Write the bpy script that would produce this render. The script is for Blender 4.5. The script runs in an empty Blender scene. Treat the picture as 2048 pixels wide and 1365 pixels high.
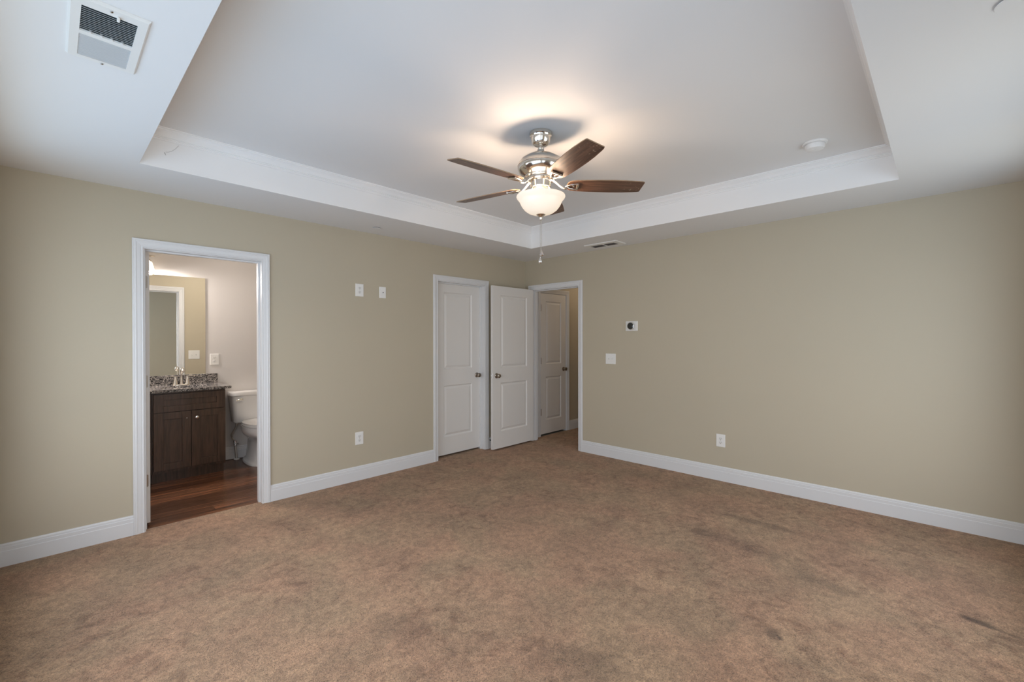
import bpy, bmesh, math, random
from mathutils import Vector, Matrix

random.seed(4)
SC = bpy.context.scene
COL = SC.collection

# ------------------------------------------------------------------ camera
cam_d = bpy.data.cameras.new('camera')
cam_d.sensor_width = 36.0
cam_d.lens = 892.13 / 2048.0 * 36.0
cam_d.clip_start = 0.02
cam_o = bpy.data.objects.new('camera', cam_d)
COL.objects.link(cam_o)
_F = Vector((0.71936, 0.694619, -0.004998)).normalized()
_R = Vector((0.694624, -0.719373, -0.001145)).normalized()
_U = _R.cross(_F).normalized()
_R = _F.cross(_U).normalized()
cam_o.matrix_world = Matrix((
    (_R.x, _U.x, -_F.x, -4.53325),
    (_R.y, _U.y, -_F.y, -4.11564),
    (_R.z, _U.z, -_F.z, 1.38398),
    (0, 0, 0, 1)))
SC.camera = cam_o

# ------------------------------------------------------------------ colour, world, daylight
SC.view_settings.view_transform = 'Standard'
SC.view_settings.look = 'None'
SC.view_settings.exposure = 0.0
SC.view_settings.gamma = 1.0
SC.view_settings.use_curve_mapping = False
SC.cycles.use_denoising = True
SC.cycles.max_bounces = 10
SC.cycles.diffuse_bounces = 6
SC.cycles.glossy_bounces = 5
SC.cycles.transmission_bounces = 6
SC.cycles.transparent_max_bounces = 8
SC.cycles.caustics_reflective = False
SC.cycles.caustics_refractive = False
SC.cycles.sample_clamp_indirect = 6.0

world = bpy.data.worlds.new('sky')
SC.world = world
world.use_nodes = True
_nt = world.node_tree
_bg = _nt.nodes['Background']
# outdoors: sky over a dark band of trees, lawn that is sunlit further out and shaded close to the house
OUT = [(-1.0, (0.11, 0.12, 0.12)), (-0.62, (0.15, 0.16, 0.155)), (-0.34, (1.85, 1.80, 1.66)), (-0.06, (1.85, 1.80, 1.66)),
       (-0.02, (0.30, 0.285, 0.11)), (0.10, (0.30, 0.285, 0.11)), (0.19, (1.60, 1.62, 1.65)), (0.45, (1.40, 1.43, 1.48)),
       (0.70, (0.38, 0.40, 0.44)), (1.0, (0.28, 0.30, 0.34))]
_tc = _nt.nodes.new('ShaderNodeTexCoord')
_sx = _nt.nodes.new('ShaderNodeSeparateXYZ')
_nt.links.new(_tc.outputs['Generated'], _sx.inputs[0])


def _range(sock, a, b):
    k = _nt.nodes.new('ShaderNodeMapRange')
    k.inputs['From Min'].default_value = a
    k.inputs['From Max'].default_value = b
    _nt.links.new(sock, k.inputs['Value'])
    return k.outputs[0]


_ramp = _nt.nodes.new('ShaderNodeValToRGB')
_el = _ramp.color_ramp.elements
for i, (z, c) in enumerate(OUT):
    e = _el[0] if i == 0 else (_el[1] if i == len(OUT) - 1 else _el.new((z + 1) / 2))
    e.position = (z + 1) / 2
    e.color = (*[v / 2 for v in c], 1)
_nt.links.new(_range(_sx.outputs['Z'], -1, 1), _ramp.inputs['Fac'])
# the ground close to the west side lies in blue shade
_side = _nt.nodes.new('ShaderNodeMix')
_side.data_type = 'RGBA'
_side.inputs['A'].default_value = (0.74, 0.98, 1.27, 1)
_side.inputs['B'].default_value = (1.0, 1.0, 0.99, 1)
_mx = _nt.nodes.new('ShaderNodeMath')
_mx.operation = 'MAXIMUM'
_nt.links.new(_range(_sx.outputs['X'], -0.70, -0.20), _mx.inputs[0])
_nt.links.new(_range(_sx.outputs['Z'], -0.50, -0.15), _mx.inputs[1])
_nt.links.new(_mx.outputs[0], _side.inputs['Factor'])
_mul = _nt.nodes.new('ShaderNodeMix')
_mul.data_type = 'RGBA'
_mul.blend_type = 'MULTIPLY'
_mul.inputs['Factor'].default_value = 1.0
_nt.links.new(_ramp.outputs['Color'], _mul.inputs['A'])
_nt.links.new(_side.outputs['Result'], _mul.inputs['B'])
_nt.links.new(_mul.outputs['Result'], _bg.inputs['Color'])
_bg.inputs['Strength'].default_value = 34.0


def area_light(name, loc, rot, sx, sy, power, color):
    d = bpy.data.lights.new(name, 'AREA')
    d.shape = 'RECTANGLE'
    d.size = sx
    d.size_y = sy
    d.energy = power
    d.color = color
    o = bpy.data.objects.new(name, d)
    o.location = loc
    o.rotation_euler = rot
    COL.objects.link(o)
    d.cycles.is_portal = True
    return o


def point_light(name, loc, power, color, radius):
    d = bpy.data.lights.new(name, 'POINT')
    d.energy = power
    d.color = color
    d.shadow_soft_size = radius
    o = bpy.data.objects.new(name, d)
    o.location = loc
    COL.objects.link(o)
    return o


# room numbers (metres): the far corner is the origin, the two walls run along -x and -y
XL, YB, H, HT = -4.80, -4.60, 2.44, 2.675
WT = 0.12
# daylight just outside the three windows
WIN_W = (-4.30, -0.45, 0.45, 2.24)           # y0, y1, z0, z1 in the wall beyond x = XL
WIN_S = [(-4.55, -3.75, 0.75, 2.15), (-2.50, -1.60, 0.35, 2.24), (-1.45, -0.55, 0.35, 2.24)]   # x0, x1 in the wall behind; the first is added for light
DAY = (0.80, 0.92, 1.0)
area_light('daylight_west', (XL - 0.106, (WIN_W[0] + WIN_W[1]) / 2, (WIN_W[2] + WIN_W[3]) / 2),
           (0, -math.pi / 2, 0), WIN_W[3] - WIN_W[2], WIN_W[1] - WIN_W[0], 150, (0.72, 0.88, 1.0))
for i, w in enumerate(WIN_S):
    area_light('daylight_south', ((w[0] + w[1]) / 2, YB - 0.106, (w[2] + w[3]) / 2),
               (math.pi / 2, 0, 0), w[1] - w[0], w[3] - w[2], 62, (0.90, 0.97, 0.98))


# ------------------------------------------------------------------ materials
def new_mat(name):
    m = bpy.data.materials.new(name)
    m.use_nodes = True
    nt = m.node_tree
    b = nt.nodes['Principled BSDF']
    return m, nt, b


def simple(name, col, rough=0.5, metal=0.0, spec=None, coat=0.0, noise=None, bump=None):
    """noise = (scale, amount) gentle colour variation, bump = (scale, strength, distance)"""
    m, nt, b = new_mat(name)
    b.inputs['Base Color'].default_value = (*col, 1)
    b.inputs['Roughness'].default_value = rough
    b.inputs['Metallic'].default_value = metal
    if spec is not None:
        b.inputs['Specular IOR Level'].default_value = spec
    if coat:
        b.inputs['Coat Weight'].default_value = coat
        b.inputs['Coat Roughness'].default_value = 0.1
    tc = nt.nodes.new('ShaderNodeTexCoord')
    if noise:
        n = nt.nodes.new('ShaderNodeTexNoise')
        n.inputs['Scale'].default_value = noise[0]
        n.inputs['Detail'].default_value = 4
        nt.links.new(tc.outputs['Object'], n.inputs['Vector'])
        r = nt.nodes.new('ShaderNodeValToRGB')
        k = noise[1]
        r.color_ramp.elements[0].position = 0.3
        r.color_ramp.elements[1].position = 0.7
        r.color_ramp.elements[0].color = (*[c * (1 - k) for c in col], 1)
        r.color_ramp.elements[1].color = (*[min(1, c * (1 + k)) for c in col], 1)
        nt.links.new(n.outputs['Fac'], r.inputs['Fac'])
        nt.links.new(r.outputs['Color'], b.inputs['Base Color'])
    if bump:
        n2 = nt.nodes.new('ShaderNodeTexNoise')
        n2.inputs['Scale'].default_value = bump[0]
        n2.inputs['Detail'].default_value = 3
        nt.links.new(tc.outputs['Object'], n2.inputs['Vector'])
        bp = nt.nodes.new('ShaderNodeBump')
        bp.inputs['Strength'].default_value = bump[1]
        bp.inputs['Distance'].default_value = bump[2]
        nt.links.new(n2.outputs['Fac'], bp.inputs['Height'])
        nt.links.new(bp.outputs['Normal'], b.inputs['Normal'])
    return m


M_WALL = simple('wall_paint', (0.495, 0.438, 0.332), 0.55, spec=0.35, noise=(0.9, 0.02), bump=(180, 0.10, 0.001))
M_BATHWALL = simple('bath_paint', (0.62, 0.595, 0.57), 0.5, spec=0.35, bump=(180, 0.08, 0.001))
M_CEIL = simple('ceiling_paint', (0.79, 0.785, 0.775), 0.7, spec=0.2, bump=(220, 0.06, 0.001))
M_TRIM = simple('trim_paint', (0.70, 0.70, 0.70), 0.32, spec=0.45)
M_CROWN_LIT = simple('crown_paint_lit', (0.86, 0.855, 0.845), 0.4, spec=0.4)  # whiter than the trim: fan light in the tray put into the colour
M_DOOR = simple('door_paint', (0.74, 0.715, 0.68), 0.38, spec=0.4, bump=(60, 0.03, 0.001))
M_PLATE = simple('white_plastic', (0.80, 0.79, 0.76), 0.3)
M_IVORY = simple('receptacle_plastic', (0.74, 0.73, 0.70), 0.3)
M_DARK = simple('dark_slot', (0.02, 0.02, 0.02), 0.6)
M_NICKEL = simple('brushed_nickel', (0.74, 0.69, 0.62), 0.17, metal=1.0)
M_KNOB = simple('satin_bronze_nickel', (0.36, 0.31, 0.26), 0.28, metal=1.0)
M_CHROME = simple('chrome', (0.85, 0.85, 0.84), 0.08, metal=1.0)
M_PORC = simple('porcelain', (0.80, 0.79, 0.77), 0.10, coat=0.5)
M_HOSE = simple('braided_hose', (0.62, 0.58, 0.52), 0.35, metal=0.7)
M_DETECT = simple('detector_plastic', (0.82, 0.81, 0.79), 0.35)
M_GLASSBLACK = simple('black_glass', (0.012, 0.013, 0.012), 0.06, coat=0.6)
M_VENTDARK = simple('duct_shade', (0.045, 0.07, 0.08), 0.7)  # dark colour standing in for shade inside the vent
M_LOUVRE = simple('louvre_enamel', (0.56, 0.58, 0.59), 0.4)
M_VENTBROWN = simple('recess_shade_brown', (0.12, 0.10, 0.085), 0.8)  # dark brown standing in for shade in the register and sprinkler gap
M_CLOSET = simple('unlit_back', (0.3, 0.28, 0.24), 0.8)


def mat_mirror():
    m, nt, b = new_mat('mirror_glass')
    b.inputs['Base Color'].default_value = (0.88, 0.90, 0.87, 1)
    b.inputs['Metallic'].default_value = 1.0
    b.inputs['Roughness'].default_value = 0.0
    return m


M_MIRROR = mat_mirror()


def mat_pane():
    m, nt, b = new_mat('window_glass')
    nt.nodes.remove(b)
    out = nt.nodes['Material Output']
    t = nt.nodes.new('ShaderNodeBsdfTransparent')
    g = nt.nodes.new('ShaderNodeBsdfGlossy')
    g.inputs['Roughness'].default_value = 0.02
    mx = nt.nodes.new('ShaderNodeMixShader')
    mx.inputs[0].default_value = 0.05
    nt.links.new(t.outputs[0], mx.inputs[1])
    nt.links.new(g.outputs[0], mx.inputs[2])
    nt.links.new(mx.outputs[0], out.inputs['Surface'])
    return m


M_PANE = mat_pane()


def mat_glow(name, col, emit, strength):
    """frosted glass of a lit lamp: white diffuse glass that gives off light"""
    m, nt, b = new_mat(name)
    b.inputs['Base Color'].default_value = (*col, 1)
    b.inputs['Roughness'].default_value = 0.25
    b.inputs['Emission Color'].default_value = (*emit, 1)
    b.inputs['Emission Strength'].default_value = strength
    return m


M_BOWL = mat_glow('frosted_bowl_glass', (0.74, 0.68, 0.60), (1.0, 0.82, 0.62), 0.55)
M_BULB = mat_glow('lit_bulb', (0.9, 0.9, 0.9), (1.0, 0.82, 0.6), 12.0)
M_SHADE = mat_glow('frosted_shade_glass', (0.85, 0.8, 0.7), (1.0, 0.83, 0.6), 1.6)


def mat_wood_blade():
    m, nt, b = new_mat('walnut_blade')
    tc = nt.nodes.new('ShaderNodeTexCoord')
    mp = nt.nodes.new('ShaderNodeMapping')
    mp.inputs['Scale'].default_value = (2.2, 34, 34)
    n = nt.nodes.new('ShaderNodeTexNoise')
    n.inputs['Scale'].default_value = 3.0
    n.inputs['Detail'].default_value = 6
    n.inputs['Distortion'].default_value = 0.6
    r = nt.nodes.new('ShaderNodeValToRGB')
    r.color_ramp.elements[0].position = 0.32
    r.color_ramp.elements[0].color = (0.055, 0.026, 0.015, 1)
    r.color_ramp.elements[1].position = 0.72
    r.color_ramp.elements[1].color = (0.17, 0.085, 0.052, 1)
    nt.links.new(tc.outputs['Object'], mp.inputs['Vector'])
    nt.links.new(mp.outputs[0], n.inputs['Vector'])
    nt.links.new(n.outputs['Fac'], r.inputs['Fac'])
    # pale scuffs worn into the outer end of the blade
    sep = nt.nodes.new('ShaderNodeSeparateXYZ')
    nt.links.new(tc.outputs['Object'], sep.inputs[0])
    mr = nt.nodes.new('ShaderNodeMapRange')
    mr.inputs['From Min'].default_value = 0.50
    mr.inputs['From Max'].default_value = 0.63
    nt.links.new(sep.outputs['X'], mr.inputs['Value'])
    sn = nt.nodes.new('ShaderNodeTexNoise')
    sn.inputs['Scale'].default_value = 85
    sn.inputs['Detail'].default_value = 3
    nt.links.new(tc.outputs['Object'], sn.inputs['Vector'])
    th = nt.nodes.new('ShaderNodeMapRange')
    th.inputs['From Min'].default_value = 0.635
    th.inputs['From Max'].default_value = 0.68
    nt.links.new(sn.outputs['Fac'], th.inputs['Value'])
    mu = nt.nodes.new('ShaderNodeMath')
    mu.operation = 'MULTIPLY'
    nt.links.new(mr.outputs[0], mu.inputs[0])
    nt.links.new(th.outputs[0], mu.inputs[1])
    mx = nt.nodes.new('ShaderNodeMix')
    mx.data_type = 'RGBA'
    mx.inputs['B'].default_value = (0.50, 0.40, 0.28, 1)
    nt.links.new(mu.outputs[0], mx.inputs['Factor'])
    nt.links.new(r.outputs['Color'], mx.inputs['A'])
    nt.links.new(mx.outputs['Result'], b.inputs['Base Color'])
    b.inputs['Roughness'].default_value = 0.33
    b.inputs['Specular IOR Level'].default_value = 0.6
    return m


M_BLADE = mat_wood_blade()
M_BLADE_EDGE = simple('blade_edge', (0.30, 0.20, 0.12), 0.5)


def mat_cabinet():
    m, nt, b = new_mat('espresso_wood')
    tc = nt.nodes.new('ShaderNodeTexCoord')
    mp = nt.nodes.new('ShaderNodeMapping')
    mp.inputs['Scale'].default_value = (18, 18, 1.6)
    n = nt.nodes.new('ShaderNodeTexNoise')
    n.inputs['Scale'].default_value = 3
    n.inputs['Detail'].default_value = 5
    n.inputs['Distortion'].default_value = 0.5
    r = nt.nodes.new('ShaderNodeValToRGB')
    r.color_ramp.elements[0].position = 0.3
    r.color_ramp.elements[0].color = (0.045, 0.027, 0.018, 1)
    r.color_ramp.elements[1].position = 0.75
    r.color_ramp.elements[1].color = (0.100, 0.060, 0.040, 1)
    nt.links.new(tc.outputs['Object'], mp.inputs['Vector'])
    nt.links.new(mp.outputs[0], n.inputs['Vector'])
    nt.links.new(n.outputs['Fac'], r.inputs['Fac'])
    nt.links.new(r.outputs['Color'], b.inputs['Base Color'])
    b.inputs['Roughness'].default_value = 0.36
    return m


M_CAB = mat_cabinet()


def mat_granite():
    m, nt, b = new_mat('speckled_granite')
    tc = nt.nodes.new('ShaderNodeTexCoord')
    mp = nt.nodes.new('ShaderNodeMapping')
    mp.inputs['Rotation'].default_value = (0.3, 0.5, 0.6)
    mp.inputs['Scale'].default_value = (1.0, 1.0, 1.7)
    v = nt.nodes.new('ShaderNodeTexVoronoi')
    v.inputs['Scale'].default_value = 105
    n = nt.nodes.new('ShaderNodeTexNoise')
    n.inputs['Scale'].default_value = 75
    n.inputs['Detail'].default_value = 4
    n.inputs['Distortion'].default_value = 1.2
    nt.links.new(tc.outputs['Object'], mp.inputs['Vector'])
    nt.links.new(mp.outputs[0], v.inputs['Vector'])
    nt.links.new(mp.outputs[0], n.inputs['Vector'])
    sep = nt.nodes.new('ShaderNodeSeparateColor')
    nt.links.new(v.outputs['Color'], sep.inputs[0])
    ad = nt.nodes.new('ShaderNodeMath')
    ad.operation = 'MULTIPLY_ADD'
    ad.inputs[1].default_value = 0.35
    nt.links.new(sep.outputs[0], ad.inputs[0])
    nt.links.new(n.outputs['Fac'], ad.inputs[2])
    r = nt.nodes.new('ShaderNodeValToRGB')
    e = r.color_ramp.elements
    e[0].position = 0.56
    e[0].color = (0.018, 0.018, 0.020, 1)
    e[1].position = 0.66
    e[1].color = (0.13, 0.125, 0.125, 1)
    x = e.new(0.76)
    x.color = (0.33, 0.30, 0.28, 1)
    x = e.new(0.92)
    x.color = (0.60, 0.56, 0.52, 1)
    nt.links.new(ad.outputs[0], r.inputs['Fac'])
    nt.links.new(r.outputs['Color'], b.inputs['Base Color'])
    b.inputs['Roughness'].default_value = 0.12
    return m


M_GRANITE = mat_granite()


def mat_planks():
    m, nt, b = new_mat('dark_planks')
    tc = nt.nodes.new('ShaderNodeTexCoord')
    br = nt.nodes.new('ShaderNodeTexBrick')
    br.offset = 0.37
    br.inputs['Scale'].default_value = 1.0
    br.inputs['Brick Width'].default_value = 1.2
    br.inputs['Row Height'].default_value = 0.125
    br.inputs['Mortar Size'].default_value = 0.0014
    br.inputs['Mortar Smooth'].default_value = 0.2
    br.inputs['Color1'].default_value = (0.60, 0.60, 0.60, 1)
    br.inputs['Color2'].default_value = (1.40, 1.40, 1.40, 1)
    br.inputs['Mortar'].default_value = (0.30, 0.30, 0.30, 1)
    mp = nt.nodes.new('ShaderNodeMapping')
    mp.inputs['Scale'].default_value = (1.1, 38, 1)
    n = nt.nodes.new('ShaderNodeTexNoise')
    n.inputs['Scale'].default_value = 2.2
    n.inputs['Detail'].default_value = 6
    n.inputs['Distortion'].default_value = 0.8
    r = nt.nodes.new('ShaderNodeValToRGB')
    r.color_ramp.elements[0].position = 0.3
    r.color_ramp.elements[0].color = (0.022, 0.009, 0.005, 1)
    r.color_ramp.elements[1].position = 0.70
    r.color_ramp.elements[1].color = (0.19, 0.080, 0.038, 1)
    nt.links.new(tc.outputs['Object'], br.inputs['Vector'])
    nt.links.new(tc.outputs['Object'], mp.inputs['Vector'])
    nt.links.new(mp.outputs[0], n.inputs['Vector'])
    nt.links.new(n.outputs['Fac'], r.inputs['Fac'])
    mx = nt.nodes.new('ShaderNodeMix')
    mx.data_type = 'RGBA'
    mx.blend_type = 'MULTIPLY'
    mx.inputs['Factor'].default_value = 1.0
    nt.links.new(r.outputs['Color'], mx.inputs['A'])
    nt.links.new(br.outputs['Color'], mx.inputs['B'])
    nt.links.new(mx.outputs['Result'], b.inputs['Base Color'])
    bp = nt.nodes.new('ShaderNodeBump')
    bp.inputs['Strength'].default_value = 0.5
    bp.inputs['Distance'].default_value = 0.003
    mul = nt.nodes.new('ShaderNodeMath')
    mul.operation = 'MULTIPLY_ADD'
    mul.inputs[1].default_value = -1.5
    nt.links.new(br.outputs['Fac'], mul.inputs[0])
    nt.links.new(n.outputs['Fac'], mul.inputs[2])
    nt.links.new(mul.outputs[0], bp.inputs['Height'])
    nt.links.new(bp.outputs['Normal'], b.inputs['Normal'])
    b.inputs['Roughness'].default_value = 0.24
    return m


M_PLANK = mat_planks()

# dirt, drink spots and trodden lanes of the carpet: centre x, y, radius along, radius across, angle, depth
STAINS = [
    (-1.398, -4.238, 0.085, 0.030, math.radians(-101), 0.66),
    (-1.432, -4.36, 0.12, 0.012, math.radians(-100), 0.32),
    (-1.46, -4.47, 0.05, 0.022, math.radians(-100), 0.35),
    (-2.185, -3.545, 0.052, 0.036, math.radians(35), 0.52),
    (-2.20, -3.578, 0.020, 0.012, math.radians(35), 0.55),
    (-0.85, -3.16, 0.42, 0.060, math.radians(-89), 0.34),
    (-1.31, -3.10, 0.40, 0.110, math.radians(-98), 0.30),
    (-1.50, -3.62, 0.26, 0.060, math.radians(-100), 0.24),
    (-2.98, -2.98, 0.22, 0.10, math.radians(-60), 0.26),
    (-3.36, -2.26, 0.19, 0.11, math.radians(-70), 0.26),
    (-2.70, -0.55, 0.95, 0.28, math.radians(4), 0.12),
    (-1.75, -0.30, 0.45, 0.16, math.radians(0), 0.08),
    (-2.20, -1.45, 0.65, 0.24, math.radians(-35), 0.06),
    (-0.40, -2.2, 0.60, 0.10, math.radians(-88), 0.10),
    (-0.95, -4.2, 0.45, 0.22, math.radians(-70), 0.12),
    (-2.30, -2.90, 0.05, 0.025, math.radians(20), 0.28),
    (-4.2, -1.0, 0.75, 0.45, math.radians(50), 0.15),
]


def mat_carpet():
    m, nt, b = new_mat('tan_carpet')
    L = nt.links
    N = nt.nodes.new

    def math_node(op, a, c=None, v1=None, v2=None):
        k = N('ShaderNodeMath')
        k.operation = op
        if a is not None:
            L.new(a, k.inputs[0])
        if c is not None:
            L.new(c, k.inputs[1])
        if v1 is not None:
            k.inputs[1].default_value = v1
        if v2 is not None:
            k.inputs[2].default_value = v2
        return k.outputs[0]

    def noise(scale, detail, dist=0.0, vec=None, rough=0.5):
        k = N('ShaderNodeTexNoise')
        k.inputs['Scale'].default_value = scale
        k.inputs['Detail'].default_value = detail
        k.inputs['Distortion'].default_value = dist
        k.inputs['Roughness'].default_value = rough
        L.new(vec if vec is not None else tc.outputs['Object'], k.inputs['Vector'])
        return k

    def remap(sock, a, c, lo, hi):
        k = N('ShaderNodeMapRange')
        k.inputs['From Min'].default_value = a
        k.inputs['From Max'].default_value = c
        k.inputs['To Min'].default_value = lo
        k.inputs['To Max'].default_value = hi
        L.new(sock, k.inputs['Value'])
        return k.outputs[0]

    tc = N('ShaderNodeTexCoord')
    # yarn flecks: short twisted tufts
    fleck = noise(135, 3.0, 1.2)
    fine = noise(330, 2)
    blotch = noise(3.2, 5, 0.5, rough=0.62)
    patch = noise(1.1, 3, 0.3)
    hue = noise(2.1, 4, 0.4)
    tint = N('ShaderNodeMix')
    tint.data_type = 'RGBA'
    tint.inputs['A'].default_value = CARPET_A
    tint.inputs['B'].default_value = CARPET_B
    L.new(remap(hue.outputs['Fac'], 0.40, 0.60, 0, 1), tint.inputs['Factor'])
    f1 = remap(fleck.outputs['Fac'], 0.36, 0.64, 0.70, 1.18)
    gap = noise(85, 2.0, 2.5)
    f0 = remap(gap.outputs['Fac'], 0.33, 0.45, 0.50, 1.0)  # shadows between tufts, darkened in the colour
    spot = noise(11, 6, 0.6, rough=0.68)
    f5 = remap(spot.outputs['Fac'], 0.36, 0.50, 0.60, 0.0)
    wide = noise(1.7, 2)
    f5m = remap(wide.outputs['Fac'], 0.40, 0.56, 0.15, 1.0)
    f2 = remap(fine.outputs['Fac'], 0.3, 0.7, 0.88, 1.10)
    f3 = remap(blotch.outputs['Fac'], 0.38, 0.60, 0.86, 1.05)
    f4 = remap(patch.outputs['Fac'], 0.35, 0.65, 0.95, 1.04)
    k = math_node('MULTIPLY', f1, f2)
    k = math_node('MULTIPLY', k, f3)
    k = math_node('MULTIPLY', k, f4)
    k = math_node('MULTIPLY', k, f0)
    pile = noise(24, 4, 0.8)
    k = math_node('MULTIPLY', k, remap(pile.outputs['Fac'], 0.36, 0.60, 0.82, 1.09))
    soil = N('ShaderNodeMix')
    soil.data_type = 'RGBA'
    soil.inputs['B'].default_value = (0.25, 0.130, 0.072, 1)
    L.new(math_node('MULTIPLY', f5, f5m), soil.inputs['Factor'])
    L.new(tint.outputs['Result'], soil.inputs['A'])
    # stains with ragged edges
    wob = noise(9, 4)
    vm = N('ShaderNodeVectorMath')
    vm.operation = 'SCALE'
    vm.inputs['Scale'].default_value = 0.09
    sub = N('ShaderNodeVectorMath')
    sub.operation = 'SUBTRACT'
    sub.inputs[1].default_value = (0.5, 0.5, 0.5)
    L.new(wob.outputs['Color'], sub.inputs[0])
    L.new(sub.outputs[0], vm.inputs[0])
    addv = N('ShaderNodeVectorMath')
    addv.operation = 'ADD'
    L.new(tc.outputs['Object'], addv.inputs[0])
    L.new(vm.outputs[0], addv.inputs[1])
    for (x, y, ra, rb, ang, dep) in STAINS:
        src = addv.outputs[0] if ra > 0.15 else tc.outputs['Object']
        mp = N('ShaderNodeMapping')
        mp.vector_type = 'TEXTURE'
        mp.inputs['Location'].default_value = (x, y, 0)
        mp.inputs['Rotation'].default_value = (0, 0, ang)
        mp.inputs['Scale'].default_value = (ra, rb, 1000)
        L.new(src, mp.inputs['Vector'])
        ln = N('ShaderNodeVectorMath')
        ln.operation = 'LENGTH'
        L.new(mp.outputs[0], ln.inputs[0])
        mr = N('ShaderNodeMapRange')
        mr.interpolation_type = 'SMOOTHSTEP'
        mr.inputs['From Min'].default_value = 0.25
        mr.inputs['From Max'].default_value = 1.35
        mr.inputs['To Min'].default_value = 1 - dep
        mr.inputs['To Max'].default_value = 1.0
        L.new(ln.outputs['Value'], mr.inputs['Value'])
        k = math_node('MULTIPLY', k, mr.outputs[0])
    mx = N('ShaderNodeMix')
    mx.data_type = 'RGBA'
    mx.blend_type = 'MULTIPLY'
    mx.inputs['Factor'].default_value = 1.0
    L.new(soil.outputs['Result'], mx.inputs['A'])
    L.new(k, mx.inputs['B'])
    L.new(mx.outputs['Result'], b.inputs['Base Color'])
    b.inputs['Roughness'].default_value = 0.95
    b.inputs['Specular IOR Level'].default_value = 0.1
    b.inputs['Sheen Weight'].default_value = 0.15
    b.inputs['Sheen Roughness'].default_value = 0.6
    bp = N('ShaderNodeBump')
    bp.inputs['Strength'].default_value = 0.9
    bp.inputs['Distance'].default_value = 0.008
    tread = noise(28, 3)
    k2 = N('ShaderNodeMath')
    k2.operation = 'MULTIPLY_ADD'
    k2.inputs[1].default_value = 0.8
    L.new(tread.outputs['Fac'], k2.inputs[0])
    gf = math_node('ADD', fleck.outputs['Fac'], gap.outputs['Fac'])
    L.new(gf, k2.inputs[2])
    L.new(k2.outputs[0], bp.inputs['Height'])
    L.new(bp.outputs['Normal'], b.inputs['Normal'])
    return m


CARPET_A = (0.515, 0.302, 0.180, 1)
CARPET_B = (0.485, 0.312, 0.183, 1)
M_CARPET = mat_carpet()


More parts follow.
